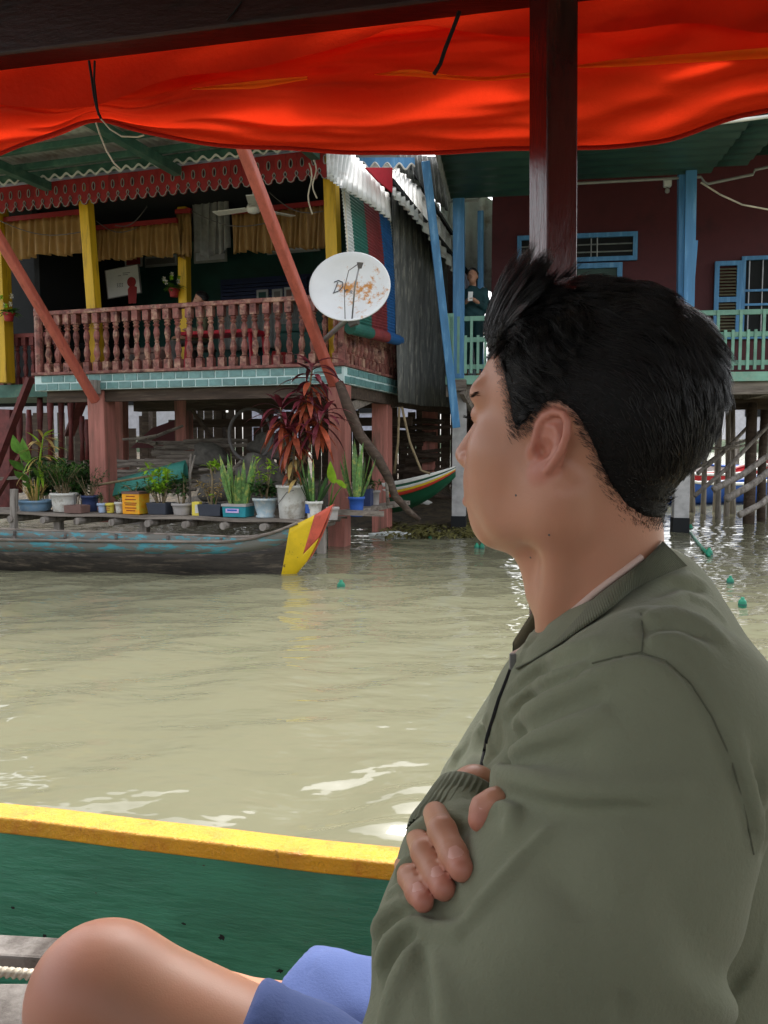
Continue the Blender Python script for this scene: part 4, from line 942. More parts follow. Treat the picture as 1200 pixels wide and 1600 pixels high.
# 2 white bucket with feathery shrub
t, h, w, pm = pot(101, 770, 809, 40, IN, 'plastic_white', 'plain white bucket with feathery green shrub next to the blue basin')
shrub(t, h, w, .42, 420, 'leafgreen', .014, .06, 14, 1.0, 3); shrub(t, h, w, .38, 260, 'leafdark', .02, .07, 8, 1.25, 5)
# 3.. small containers
t, h, w, pm = pot(121, 789, 811, 31, IN-.15, 'clay_brown', 'square brown clay pot with a wire hoop before the white bucket', 'box', .97)
obj('wire_hoop', MB().tube([(-w*.1,-.02,h),(-w*.1,-.02,h+.14),(w*.28,-.02,h+.14),(w*.28,-.02,h-.02)], .005, 5), mt['rubber'], t, local=True)
t, h, w, pm = pot(141, 774, 806, 26, IN+.12, 'plastic_navy', 'navy pot with thin grey-green shrub behind the clay pot'); shrub(t, h, w, .36, 200, 'leafdark', .015, .06, 9, 1.3, 8)
t, h, w, pm = pot(160, 786, 809, 13, IN, 'tub_lightblue', 'small pale blue tub, first of three little tubs'); shrub(t, h, w, .12, 40, 'leafdark', .02, .04, 4, .8, 9)
t, h, w, pm = pot(173, 786, 809, 13, IN, 'tub_yellow', 'small lemon yellow tub, middle of three little tubs')
for z in (.3,.5,.7): obj('print', MB().box((0,-w/2*.93,h*z),(w*.5,.004,.012)), mt['print_brown'], t, local=True)
t, h, w, pm = pot(188, 784, 809, 15, IN, 'plastic_white', 'small white tub beside the orange can'); shrub(t, h, w, .1, 30, 'leafgreen', .02, .04, 4, .8, 10)
t, h, w, pm = pot(213, 768, 810, 33, IN-.02, 'can_orange', 'cut orange oil can planter with brown print', 'box', .96)
obj('rim', MB().box((0,0,h-.012),(w*1.02,w*.83,.03)), mt['clay_brown'], t, local=True)
for z, ww in ((.80,.5),(.66,.62),(.5,.7),(.42,.6),(.28,.66),(.16,.5)): obj('print', MB().box((0,-w*.4-.0005+.008*(1-z)*.3,h*z),(w*ww,.003,.013)), mt['print_brown'], t, local=True)
shrub(t, h, w, .10, 30, 'leafdark', .03, .05, 3, 1.0, 12)
t, h, w, pm = pot(252, 785, 809, 36, IN, 'planter_charcoal', 'charcoal square planter with lime leaved shrub', 'box', .85); shrub(t, h, w, .45, 120, 'leaflime', .045, .10, 6, .7, 13); shrub(t, h, w, .3, 90, 'leafdark', .03, .06, 6, .9, 14)
t, h, w, pm = pot(285, 786, 810, 31, IN, 'pot_grey', 'round grey cement pot with twiggy shrub'); shrub(t, h, w, .36, 100, 'leafdark', .035, .07, 6, .7, 15)
obj('stake', MB().tube([(.08,.05,h-.05),(.09,.05,h+.35),(.10,.06,h+.62)], [.018,.016,.012], 6), mt['greywoodz'], t, local=True); obj('stake', MB().tube([(.09,.05,h+.35),(.16,.06,h+.6)], [.012,.01], 6), mt['greywoodz'], t, local=True)
t, h, w, pm = pot(308, 784, 811, 13, IN-.05, 'tub_yellow', 'little yellow box with torn pale label', 'box', .98); obj('torn_label', MB().box((w*.2,-w*.4-.002,h*.5),(w*.5,.003,h*.6)), mt['plastic_white'], t, local=True)
t, h, w, pm = pot(333, 787, 809, 39, IN+.02, 'planter_charcoal', 'low charcoal trough planter with yellowing sprigs', 'box', .9)
shrub(t, h, w, .35, 60, 'leafdry', .03, .06, 5, .7, 17); broad(t, (.02,0,h), (.02,-.03,h+.12), .12, .06, 'leaflime', .6)
obj('stem', MB().tube([(-.02,0,h-.04),(-.01,.02,h+.3),(-.04,.03,h+.5)], [.016,.012,.008], 6), mt['stem'], t, local=True); shrub(t, h+.4, w, .14, 30, 'leaflime', .04, .08, 3, .3, 18)
t, h, w, pm = pot(373, 787, 811, 41, IN-.02, 'tub_teal', 'teal paint tub with lilac label holding a snake plant', 'box', .94)
obj('lid_rim', MB().box((0,0,h-.012),(w*1.04,w*.84,.03)), mt['pot_grey'], t, local=True); obj('label_panel', MB().box((-.02,-w*.4-.001,h*.5),(w*.55,.004,h*.32)), mt['label_lilac'], t, local=True)
obj('label_print', MB().box((-.02,-w*.4-.004,h*.54),(w*.4,.003,.02)), mt['far_blue'], t, local=True); swords(t, h, w, .66, 20, 'leafsans', 21, .062, .24)
t, h, w, pm = pot(415, 778, 813, 38, IN-.02, 'pot_paleblue', 'chalky pale blue footed pot with low leafy plant', taper=.72, foot=True); shrub(t, h, w, .16, 120, 'leafdark', .05, .08, 6, .8, 22); shrub(t, h+.05, w, .5, 24, 'leaflime', .05, .09, 3, .5, 23)
# big white bucket with the burgundy cordyline
t, h, w, pm = pot(456, 758, 813, 46, IN-.05, 'plastic_white', 'large stained white bucket with wire handle and tall burgundy cordyline', taper=.84)
obj('wire_handle', MB().tube([(-w/2,-.02,h-.05),(-w*.35,-w*.4,h*.45),(0,-w*.5,h*.8),(w*.2,-w*.45,h*.86),(w/2,-.02,h-.05)], .004, 5), mt['rubber'], t, local=True)
r = random.Random(31)
heads = [((-.02,0,h-.03),(-.10,0,h+.5),(-.12,-.02,h+.92)), ((.03,.02,h-.03),(.14,.02,h+.55),(.20,-.02,h+1.06)), ((.0,-.03,h-.03),(.06,-.05,h+.4),(.05,-.08,h+.66)), ((.03,0,h),(.24,0,h+.5),(.42,-.02,h+.86)), ((.0,.02,h),(.16,.02,h+.7),(.27,.0,h+1.40))]
for bi, (a, b, c) in enumerate(heads):
    a, b, c = V(a), V(b), V(c); obj('cane', MB().tube([a, b, c], [.016,.014,.011], 6), mt['stem'], t, local=True, smooth=True)
    for k in range(30):
        u = 1-.62*(k/30)**1.3; p = b*(1-u)+c*u if u > 0 else a; an = k*2.4+bi; up_ = 1.1*(1-k/16)
        rusty = k > 15 and r.random() < .6
        obj('leaf', MB().leaf(p, (math.cos(an), math.sin(an)*.8, max(-.5, up_)), r.uniform(.28,.50), r.uniform(.055,.085), r.uniform(.4,1.3), 6, .14, basew=.25, mid=.45), mt['leafrust' if rusty else 'leafred'], t, local=True, smooth=True)
for k in range(26):
    an = r.uniform(0,6.28); z = h+r.uniform(.02,.45)
    obj('leaf', MB().leaf((r.uniform(-.04,.12),r.uniform(-.05,.02),z), (math.cos(an),math.sin(an)*.7,r.uniform(-.5,.7)), r.uniform(.16,.3), r.uniform(.03,.055), r.uniform(.5,1.5), 5, .12), mt['leafrust' if k % 2 else 'leafdry'], t, local=True, smooth=True)
t, h, w, pm = pot(491, 783, 811, 25, IN-.1, 'plastic_white', 'white and blue paint tub with grassy spikes beside the large bucket'); obj('label_panel', MB().box((-w*.25,-w*.42,h*.6),(w*.3,.01,h*.5)), mt['far_blue'], t, local=True)
swords(t, h, w, .5, 12, 'leafdark', 33, .03, .45); swords(t, h, w, .62, 4, 'leafsans', 34, .045, .2)
t, h, w, pm = pot(520, 792, 812, 18, IN-.12, 'pot_grey', 'small pot with two bright lime arum leaves by the bow')
for tx, tz, L, W, dr in ((.03,.28,.30,.12,-.35),(.13,.24,.24,.16,.5)): broad(t, (-.03,-.02,h-.02), (tx,-.04,h+tz), L, W, 'leaflime', dr, (0,-1,.15))
t, h, w, pm = pot(557, 776, 797, 24, -.25, 'far_blue', 'blue pot with tall snake plant beyond the corner stilt'); swords(t, h, w, .76, 15, 'leafsans', 36, .07, .34)
t, h, w, pm = pot(573, 764, 792, 18, .1, 'plastic_navy', 'dark navy crate pot behind the blue pot', 'box', .95); shrub(t, h, w, .15, 50, 'leafdark', .03, .05, 4, .8, 37)
t, h, w, pm = pot(586, 766, 788, 14, .2, 'pot_grey', 'pale grey tub, last in the row beside the second stilt'); shrub(t, h, w, .12, 40, 'leafdark', .03, .05, 4, .8, 38)
# background greenery behind the basin
for n_, px, py, i, H, m_, lab in (('bush',120,770,.2,.55,'leafdark','dark green bush behind the feathery shrub'),('bush',75,770,.3,.6,'leafdark','dark green bush behind the tall drying plant')):
    b = HL(px,py,i); t = thing(n_, HM @ V((b.x,i,.3)), lab, 'bush', rz=HA); shrub(t, .1, .34, H*1.25, 420, m_, .06, .11, 11, 1.0, px)
# ------------------------------------------------------------ under the house: firewood, sacks, tyre, tarp, board
r = random.Random(11)
def log(name, a, b, rad, label, group, mat='greywood', cat='log'):
    a, b = V(a), V(b); m = (a+b)/2 + V((0,0,r.uniform(-.03,.03)))
    obj(name, MB().tube([HM@a, HM@m, HM@b], [rad*r.uniform(.8,1.1), rad, rad*r.uniform(.7,1)], 6), mt[mat], label=label, cat=cat, group=group)
cnt = 0
for row in range(6):
    for k in range(4):
        px0 = 178+r.uniform(-6,10)+k*18; y = 762-row*8.5+r.uniform(-2,2); i = .9+row*.06
        a, b = HL(px0, y, i), HL(px0+r.uniform(60,95), y+r.uniform(-5,5), i+.1); log('firewood_log', a, b, r.uniform(.03,.05), 'weathered stick in the low firewood pile behind the orange can', 'firewood under the house, left pile')
for row in range(7):
    for k in range(3):
        px0 = 238+r.uniform(-8,14)+k*22; y = 740-row*8+r.uniform(-2,2); i = 1.6+row*.05
        a, b = HL(px0, y, i), HL(px0+r.uniform(60,100), y+r.uniform(-6,3), i+.15); log('firewood_log', a, b, r.uniform(.03,.055), 'split log in the higher firewood pile below the cross brace', 'firewood under the house, higher pile')
for k in range(26):
    px0 = 605+r.uniform(0,40); y = 660+k*4.6; i = 4.6+r.uniform(0,.4)
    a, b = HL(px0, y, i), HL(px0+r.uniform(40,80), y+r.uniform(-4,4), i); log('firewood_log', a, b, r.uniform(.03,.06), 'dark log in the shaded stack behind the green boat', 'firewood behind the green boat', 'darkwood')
def rock(name, c, rx, ry, rz_, mat, label, cat, seed, lumps=.2):
    rr_ = np.random.default_rng(seed); bm = bmesh.new(); bmesh.ops.create_icosphere(bm, subdivisions=3, radius=1); ph = rr_.uniform(0,6,6)
    for v in bm.verts:
        p = v.co; f = 1+lumps*math.sin(p.x*3+ph[0])*math.cos(p.y*3+ph[1])+lumps*.6*math.sin(p.z*6+ph[2]+p.x*4); v.co = V((p.x*rx*f, p.y*ry*f, (p.z if p.z>-.6 else -.6)*rz_*f))
    for f in bm.faces: f.smooth = True
    me = bpy.data.meshes.new(name); bm.to_mesh(me); bm.free(); o = put(name, me, mt[mat], loc=c); tag(o, label, cat)
rock('cement_sack', HM@HL(345,765,.5), .30,.25,.24, 'sack', 'large grey sack behind the trough planter', 'sack', 1); rock('cement_sack', HM@HL(405,745,.7), .30,.25,.34, 'sack', 'tall grey sack behind the snake plant', 'sack', 2)
rock('cement_sack', HM@HL(430,700,1.6), .40,.3,.24, 'sack', 'slumped sack under the bicycle tyre', 'sack', 3); rock('cement_sack', HM@HL(330,715,1.3), .3,.3,.22, 'sack', 'small dusty sack on the firewood', 'sack', 4)
# overturned teal dinghy
rows = []
A, B = HL(160,770,.4), HL(290,735,.7)
for i in range(13):
    k = i/12; c = A*(1-k)+B*k; w = .3*math.sin(math.pi*(.12+.8*k)); rows.append([HM@(c+V((0,-w,-.12))), HM@(c+V((0,-w*.7,.05))), HM@(c+V((0,0,.13))), HM@(c+V((0,w*.7,.05))), HM@(c+V((0,w,-.12)))])
obj('overturned_dinghy', MB().grid(rows, thick=(0,0,.02)), mt['tarp_teal'], smooth=True, label='teal overturned hull among the pots behind the orange can', cat='boat')
obj('bamboo_pole', MB().tube([HM@HL(140,760,-.1), HM@HL(245,742,.2)], .018, 7), mt['stem'], label='thin bamboo pole lying over the teal hull', cat='pole', smooth=True)
obj('brown_panel', MB().prism([(0,0),(1.1,.0),(.95,.5),(.45,.35)], HM@HL(205,700,3.0), hu, (0,0,1), hn*.04), mt['maroon'], label='slanting maroon board in the dark behind the firewood', cat='board')
# bicycle tyre
tc_ = HM@HL(391,680,.9); ty = thing('bicycle_tyre', tc_, 'worn grey bicycle tyre hanging under the balcony', 'tyre')
pts = [tc_ + hu*(.31*math.cos(a)) + V((0,0,.37*math.sin(a))) + hn*(.05*math.cos(a)) for a in np.linspace(0, 2*math.pi, 41)]
obj('tread', MB().tube(pts, .024, 8, cap=False), mt['rubber'], ty, smooth=True)
# driftwood trunk leaning by the corner
dp = [(530,598,-.15),(545,640,-.2),(562,680,-.1),(590,715,-.1),(606,745,0),(617,775,.1),(640,800,.2),(655,812,.3)]
obj('driftwood_trunk', MB().tube([HM@HL(x,y,i) for x,y,i in dp], [.055,.072,.068,.06,.056,.05,.042,.03], 9), mt['darkwood'], smooth=True, label='crooked grey driftwood trunk leaning from the balcony corner to the water', cat='trunk')
obj('thin_branch', MB().tube([HM@HL(x,y,.0) for x,y in ((565,690),(585,720),(604,750),(606,790))], .022, 7), mt['greywood'], smooth=True, label='thin branch fork below the driftwood trunk', cat='branch')
for k, pp in enumerate((((624,636),(622,690),(616,740)), ((628,636),(640,690),(658,735),(672,740)))):
    obj('hanging_rope', MB().tube([HM@HL(x,y,1.2) for x,y in pp], .018, 6), mt['stem'], smooth=True, label=('straight rope hanging under the corrugated wall', 'slanting rope hanging down to the green boat')[k], cat='rope')
# green boat with painted stripes
gb = thing('green_boat', at(650,770,12.6), 'small dark green boat with white, yellow and red stripes under the house', 'boat')
def gboat(y0, y1, mat, name, off=0.):
    mb = MB(); rows = []
    for i in range(21):
        k = i/20; px = 590+122*k; top = 754-26*k**1.3; bot = 803-58*k**2.2; D = 12.9-.5*math.sin(k*1.5)-off
        rw = []
        for a in np.linspace(y0, y1, 5): bulge = .35*math.sin(math.pi*(.5-a*.5))*(1-k**3); p = at(px, top+(bot-top)*a, D); rw.append(p + V((0,-bulge,0)))
        rows.append(rw)
    obj(name, MB().grid(rows, thick=(0,.03,0)), mt[mat], gb, smooth=True)
gboat(.12,1,'hull_green','hull'); gboat(0,.12,'stripe_white','gunwale',.02); gboat(.2,.28,'stripe_white','stripe',.035); gboat(.28,.36,'stripe_yellow','stripe',.03); gboat(.37,.47,'stripe_red','stripe',.03)
# ------------------------------------------------------------ floating weeds at the bank
mb = MB(); r = random.Random(17)
for k in range(900):
    px, py = r.uniform(600,745), r.uniform(806,838); p = atz(px, py, .02+r.random()*.05); a = r.uniform(0,6.28)
    mb.leaf(p, (math.cos(a), math.sin(a), r.uniform(-.05,.5)), r.uniform(.06,.22), r.uniform(.02,.06), r.uniform(.1,.8), 3)
o = obj('floating_weeds', mb, M('rotting water weed', srgb(104,100,52), .7, .4, 12, 0, rnd=0), kind='stuff', label='brown green floating weeds at the foot of the stilts', cat='weeds')
rock('drift_bottle', atz(607,836,.01), .30,.06,.05, 'blind_white', 'pale plastic wreckage floating at the weed edge', 'debris', 6); rock('drift_foam', atz(665,785,.35), .1,.05,.05, 'stripe_white', 'white foam scrap below the green boat', 'debris', 7)
# green net floats
def flt(px, py, label, s=1.):
    p = atz(px, py, .0); t = thing('net_float', p, label, 'float'); obj('bottle', MB().lathe([(.03*s,-.05*s),(.036*s,-.03*s),(.036*s,.03*s),(.026*s,.045*s),(.016*s,.05*s),(.016*s,.068*s),(.0,.07*s)], 10), mt['float_green'], t, local=True, smooth=True); obj('band', MB().lathe([(.039*s,-.006*s),(.039*s,.012*s)], 10, cap=False), mt['blind_green'], t, local=True)
flt(533, 918, 'green net float alone on open water before the bow'); flt(672, 842, 'green net float before the weeds', .8); flt(745, 856, 'green net float left of the chin', .9); flt(753, 856, 'green net float next to the chin', .9)
flt(1141, 910, 'green net float behind the shoulder', .9); flt(1160, 945, 'green net float lowest behind the shoulder', .9); flt(1079, 826, 'green float at the upper end of the bottle line'); flt(1108, 866, 'green float at the lower end of the bottle line', 1.15)
P = [atz(1079,832,.01), atz(1088,845,.015), atz(1098,857,.015), atz(1108,868,.01)]
obj('float_line', MB().tube(P, .02, 7), mt['float_green'], smooth=True, label='green plastic line joining two floats behind the neck', cat='line')
# ------------------------------------------------------------ satellite dish
dc = at(546, 447, 9.9); dn = (V((-.12,-1,.22))).normalized(); dx = dn.cross(V((0,0,1))).normalized()*-1; dy = dn.cross(dx)*1
if dy.z < 0: dy = -dy
R3 = Matrix((dx, dy, dn)).transposed()
dish = thing('satellite_dish', dc, 'white round satellite dish with rust stains before the balcony corner', 'satellite dish')
def rustwhite():
    m = M('dish white with rust', srgb(226,228,230), .45, .04, 4, .05, 30); nt = m.node_tree; N = nt.nodes; L = nt.links; p = N['Principled BSDF']
    src = p.inputs['Base Color'].links[0].from_socket; tc = N.new('ShaderNodeTexCoord')
    n = N.new('ShaderNodeTexNoise'); n.inputs['Scale'].default_value = 7; n.inputs['Detail'].default_value = 8; n.inputs['Roughness'].default_value = .75; L.new(tc.outputs['Object'], n.inputs['Vector'])
    d = N.new('ShaderNodeVectorMath'); d.operation = 'DISTANCE'; L.new(tc.outputs['Object'], d.inputs[0]); d.inputs[1].default_value = (.10, -.05, 0)
    a = N.new('ShaderNodeMath'); a.operation = 'MULTIPLY_ADD'; a.inputs[1].default_value = -.62; L.new(d.outputs['Value'], a.inputs[0]); L.new(n.outputs[0], a.inputs[2])
    mr = N.new('ShaderNodeMapRange'); mr.inputs[1].default_value = .36; mr.inputs[2].default_value = .46; L.new(a.outputs[0], mr.inputs[0])
    mx = N.new('ShaderNodeMix'); mx.data_type = 'RGBA'; L.new(mr.outputs[0], mx.inputs['Factor']); L.new(src, mx.inputs['A']); mx.inputs['B'].default_value = srgb(196,132,58); L.new(mx.outputs['Result'], p.inputs['Base Color'])
    return m
rd = .47; rows = [(rd*k/8, .11*(k/8)**2-.11) for k in range(9)]
P = MB().lathe([(max(r_, .001), z) for r_, z in rows] + [(rd+.012, .0), (rd+.012,-.02), (rd*.7,-.085), (.001,-.14)], 48, cap=False, sy=.88)
o = put('reflector', P.mesh('reflector', True), rustwhite(), dish); o.matrix_parent_inverse = Matrix(); o.rotation_euler = R3.to_euler(); 
def dp_(a, b, c): return dc + dx*a + dy*b + dn*c
obj('feed_arm', MB().tube([dp_(.04,-.40,-.02), dp_(.1,-.1,.22), dp_(.17,.11,.34)], .010, 6), mt['metalrod'], dish, smooth=True); obj('feed_horn', MB().tube([dp_(.17,.06,.34), dp_(.175,.12,.36)], [.022,.04], 8), mt['rubber'], dish)
obj('feed_cable', MB().tube([dp_(-.04,-.40,-.01), dp_(-.05,-.05,.05), dp_(.02,.1,.2), dp_(.16,.12,.34)], .005, 5), mt['rubber'], dish, smooth=True)
obj('mount_pole', MB().tube([at(497,540,10.3), at(540,500,10.0), dp_(.02,-.2,-.12)], .032, 9), mt['metalrod'], dish, smooth=True); obj('bracket', MB().tube([dp_(.0,-.42,-.1), dp_(.1,-.40,-.06)], .05, 8), mt['rubber'], dish)
# faded hand lettering on the dish: a script capital D and the start of the word
def stroke(pts, r=.006): 
    Q = []
    for i in range(len(pts)-1):
        for k in range(5): a = pts[i]; b = pts[i+1]; Q.append((a[0]+(b[0]-a[0])*k/5, a[1]+(b[1]-a[1])*k/5))
    Q.append(pts[-1]); return [dp_(x, y, .118*((x/rd)**2+(y/(rd*.88))**2)-.102) for x, y in Q]
lt = MB(); lt.tube(stroke([(-.155,.09),(-.19,-.02),(-.20,-.045)]), .005, 5).tube(stroke([(-.20,.085),(-.15,.11),(-.10,.09),(-.095,.045),(-.13,-.01),(-.21,-.05)]), .005, 5)
lt.tube(stroke([(-.07,.0),(-.075,-.045)]), .0045, 5).tube(stroke([(-.075,-.03),(-.05,.0),(-.03,-.005)]), .0045, 5).tube(stroke([(-.01,-.04),(.0,-.01),(.02,-.02),(.0,-.045),(.02,-.05)]), .003, 5)
obj('lettering', lt, mt['ink'], dish)
# ------------------------------------------------------------ porch furnishings
def fan(px, py, i, rad, mat, label, a0):
    c = HL(px, py, i); t = thing('ceiling_fan', HM@c, label, 'fan', rz=HA); 
    obj('rod', MB().tube([(0,0,.06),(0,0,5.0-c.z)], .012, 6), mt[mat], t, local=True); obj('motor', MB().lathe([(.02,-.07),(.08,-.05),(.1,0),(.08,.05),(.03,.07)], 14), mt[mat], t, local=True, smooth=True)
    for k in range(3):
        a = a0+k*2.094; d = V((math.cos(a), math.sin(a), 0)); n_ = V((-d.y, d.x, .12))
        obj('blade', MB().bar(d*.1, d*rad, .11, .012, up=n_.cross(d), w1=.15), mt[mat], t, local=True)
fan(396, 326, .7, .62, 'white', 'white ceiling fan under the carved porch valance', 3.05); fan(102, 421, 2.3, .5, 'greycloth', 'dim grey ceiling fan deep in the porch', 2.9)
# poster with a red figure
c = HL(192, 440, 2.6); pz = thing('wall_calendar', HM@c, 'white wall calendar with a dark red figure between the yellow posts', 'calendar', rz=HA); Rz = Matrix.Rotation(-.1, 3, 'Y')
A, B = HL(166,465,2.6), HL(215,418,2.6); w_, h_ = B.x-A.x, B.z-A.z
obj('sheet', MB().box((0,0,0),(w_,.01,h_),Rz), mt['paper'], pz, local=True); obj('backing', MB().box((0,.01,0),(w_*1.08,.01,h_*1.06),Rz), mt['rubber'], pz, local=True)
fg = MB(); fg.lathe([(.001,-.006),(.085,-.006),(.085,.006),(.001,.006)], 16, cap=False); me = fg.mesh('red_figure'); 
put('red_figure', me, mt['redboard'], pz, True, loc=(w_*.28,-.012,-.02), rot=(math.pi/2,0,0)); obj('red_figure', MB().prism([(-.06,-.32),(.09,-.32),(.11,-.05),(.0,.0),(-.07,-.08)], (w_*.27,-.012,-.06), (1,0,0), (0,0,1), (0,.008,0)), mt['redboard'], pz, local=True)
for k, (sx, sz, sw) in enumerate(((-.10,-.06,.03),(-.055,-.06,.03),(-.01,-.06,.03))):
    obj('print_mark', MB().tube([(sx-.012,-.01,sz+.03),(sx+.014,-.01,sz+.03),(sx-.005,-.01,sz),(sx+.014,-.01,sz-.02),(sx-.012,-.01,sz-.03)], .004, 4), mt['print_dark'], pz, local=True)
for sx, sz, ln in ((-.06,.10,.06),(.08,.14,.14),(.06,.11,.1)): obj('print_mark', MB().box((sx,-.008,sz),(ln,.004,.008)), mt['print_dark'], pz, local=True)
def pic(px0, px1, py0, py1, i, mat, label):
    A, B = HL(px0,py1,i), HL(px1,py0,i); w_, h_ = B.x-A.x, B.z-A.z; t = thing('picture_frame', HM@V(((A.x+B.x)/2,i,A.z)), label, 'picture', rz=HA)
    obj('frame', MB().box2((-w_/2,0,0),(w_/2,.03,h_)), mt['trimline'], t, local=True); obj('print', MB().box2((-w_/2+.04,-.005,.04),(w_/2-.04,0,h_-.04)), mt[mat], t, local=True)
pic(401,419,452,472,3.0,'darkgreen','dark framed picture, first of three on the ledge'); pic(425,441,451,471,3.0,'rubber','grey framed picture, middle of three on the ledge'); pic(444,459,448,468,3.0,'clay_brown','brown framed picture, last of three beside the salmon brace')
pic(417,500,375,398,2.9,'cream_wall','wide pale picture under the fringe behind the salmon brace'); pic(303,354,388,412,3.3,'cream_wall','wide pale picture above the navy louvres'); pic(195,222,398,418,3.2,'redboard','small dim picture above the calendar'); pic(226,276,397,418,3.3,'rubber','grey picture above the louvres left of the inner post')
# hanging flower pots
def flowers(px, py, i, label, pm):
    c = HL(px, py, i); t = thing('flower_pot', HM@c, label, 'flower pot', rz=HA); obj('pot', pot_round(MB(), .06, .08, .13), mt[pm], t, local=True, smooth=True)
    r_ = random.Random(px); mb = MB(); bl_ = MB()
    for k in range(50): a = r_.uniform(0,6.28); mb.leaf((0,0,.12), (math.cos(a), math.sin(a), r_.uniform(.2,2)), r_.uniform(.1,.24), .05, .7, 3)
    o = obj('foliage', mb, mt['leafgreen'], t, local=True); o['kind'] = 'stuff'
    for k in range(7):
        a = r_.uniform(0,6.28); q = r_.uniform(.05,.15); c_ = V((math.cos(a)*q, -.06+math.sin(a)*q*.5, r_.uniform(.2,.38))); m2 = MB()
        for j in range(7): b = j*.9; m2.leaf(c_, (math.cos(b), -.5, math.sin(b)), .05, .035, .2, 2)
        obj('blossom', m2, mt['leaflime' if k % 2 else 'cloth_cream'], t, local=True)
flowers(272, 464, 1.75, 'yellow green flowers in a red pot on the inner yellow post', 'redboard'); flowers(14, 502, .75, 'yellow green flowers in a red pot at the far left post', 'redboard')
# red plastic stools / table behind the rail
def stool(px, i, w, z, label, name='plastic_table'):
    c = HL(px, 560, i); t = thing(name, HM@V((c.x,i,FZ)), label, 'table', rz=HA); obj('top', MB().box((0,0,z),(w,.5,.05)), mt['chairred'], t, local=True, bevel=.01)
    for a in (-1,1):
        for b in (-1,1): obj('leg', MB().bar((a*w*.42,b*.2,z),(a*w*.46,b*.23,.01), .04,.04), mt['chairred'], t, local=True)
stool(352, 1.1, 1.2, .62, 'red plastic table behind the balcony rail')
def crate(px, i, w, h, mat, label):
    c = HL(px, 560, i); t = thing('storage_chest', HM@V((c.x,i,FZ)), label, 'chest', rz=HA); obj('body', MB().box2((-w/2,0,0),(w/2,.4,h*.85)), mt[mat], t, local=True, bevel=.02); obj('lid', MB().box2((-w/2-.02,-.02,h*.85),(w/2+.02,.42,h)), mt[mat], t, local=True, bevel=.02)
crate(470, 1.6, .7, .8, 'darkgreen', 'dark green chest behind the rail by the salmon brace'); crate(235, 2.0, 1.0, .6, 'clay_brown', 'brown chest behind the rail under the calendar'); crate(100, 2.2, .9, .75, 'black', 'black chest behind the rail at the left end')

# more household clutter in the porch and under the floor
r = random.Random(77)
for k, (px, py, i, w, h, m_, lab) in enumerate(((250,545,1.3,.35,.5,'clay_brown','brown bundle behind the rail below the hanging flowers'),(205,550,1.2,.3,.42,'rubber','grey bundle behind the rail near the first yellow post'),(400,545,1.5,.4,.45,'cloth_teal','teal bundle behind the rail under the pictures'),(440,548,1.1,.3,.4,'redboard','dark red bundle behind the rail near the dish'))):
    b = HL(px,560,i); rock('cloth_bundle', HM @ V((b.x,i,FZ+h*.35)), w*.5, w*.4, h*.55, m_, lab, 'bundle', 40+k, .18)
for k, (x0,y0,x1,y1,i) in enumerate(((0,345,130,362,.5),(150,345,215,355,1.2),(180,352,230,322,1.0),(300,330,420,348,.9),(420,300,505,330,.6))):
    A, B = HM@HL(x0,y0,i), HM@HL(x1,y1,i); P = [A*(1-t)+B*t+V((0,0,-.12*math.sin(math.pi*t))) for t in np.linspace(0,1,9)]
    obj('cable', MB().tube(P, .007, 5), mt['rubber'], smooth=True, label=('slack wire at the left end of the porch','slack wire right of the first yellow post','wire rising across the porch ceiling','slack wire before the ceiling fan','wire sagging beside the corner yellow post')[k], cat='cable')
for k, (px, y0, y1, i) in enumerate(((483,255,335,-.25),(490,250,310,-.3))):
    A, B = HM@HL(px,y0,i), HM@HL(px+3,y1,i); P = [A*(1-t)+B*t+hu*(.03*math.sin(t*7)) for t in np.linspace(0,1,9)]
    obj('hanging_rope', MB().tube(P, .010, 5), mt['rope_white'], smooth=True, label=('long pale rope hanging at the porch corner','short pale rope loop hanging at the porch corner')[k], cat='rope')
for k in range(10):
    px, py = (205,690) if k < 4 else (330,735); px += r.uniform(-25,40); py += r.uniform(-10,10); i = r.uniform(1.0,2.2); a = HL(px,py,i); b = HL(px+r.uniform(25,60),py+r.uniform(-25,10),i)
    log('firewood_log', a, b, r.uniform(.02,.035), 'loose crooked branch lying across the firewood', 'loose branches on the firewood')
# ------------------------------------------------------------ implicit-surface modelling for the passenger
def nrm_(v): v = np.asarray(v, float); return v/np.linalg.norm(v)
def cap(P, a, b, ra, rb=None):
    rb = ra if rb is None else rb; a = np.asarray(a, float); b = np.asarray(b, float); ab = b-a
    pa = P-a; hh = pa@ab; l2 = ab@ab; t = np.clip(hh/l2, 0, 1)
    return np.sqrt(np.maximum(np.einsum('ij,ij->i', pa, pa)+t*(t*l2-2*hh), 0)) - (ra+(rb-ra)*t)
def ell(P, c, r, A=None):
    q = P-np.asarray(c, float)
    if A is not None: q = q@np.asarray(A).T
    r = np.asarray(r, float); q1 = q/r; q2 = q1/r; k0 = np.sqrt(np.einsum('ij,ij->i', q1, q1)); k1 = np.sqrt(np.einsum('ij,ij->i', q2, q2))+1e-9
    return k0*(k0-1)/k1
def smin(a, b, k): h = np.clip(.5+.5*(b-a)/k, 0, 1); return b+(a-b)*h-k*h*(1-h)
def smax(a, b, k): return -smin(-a, -b, k)
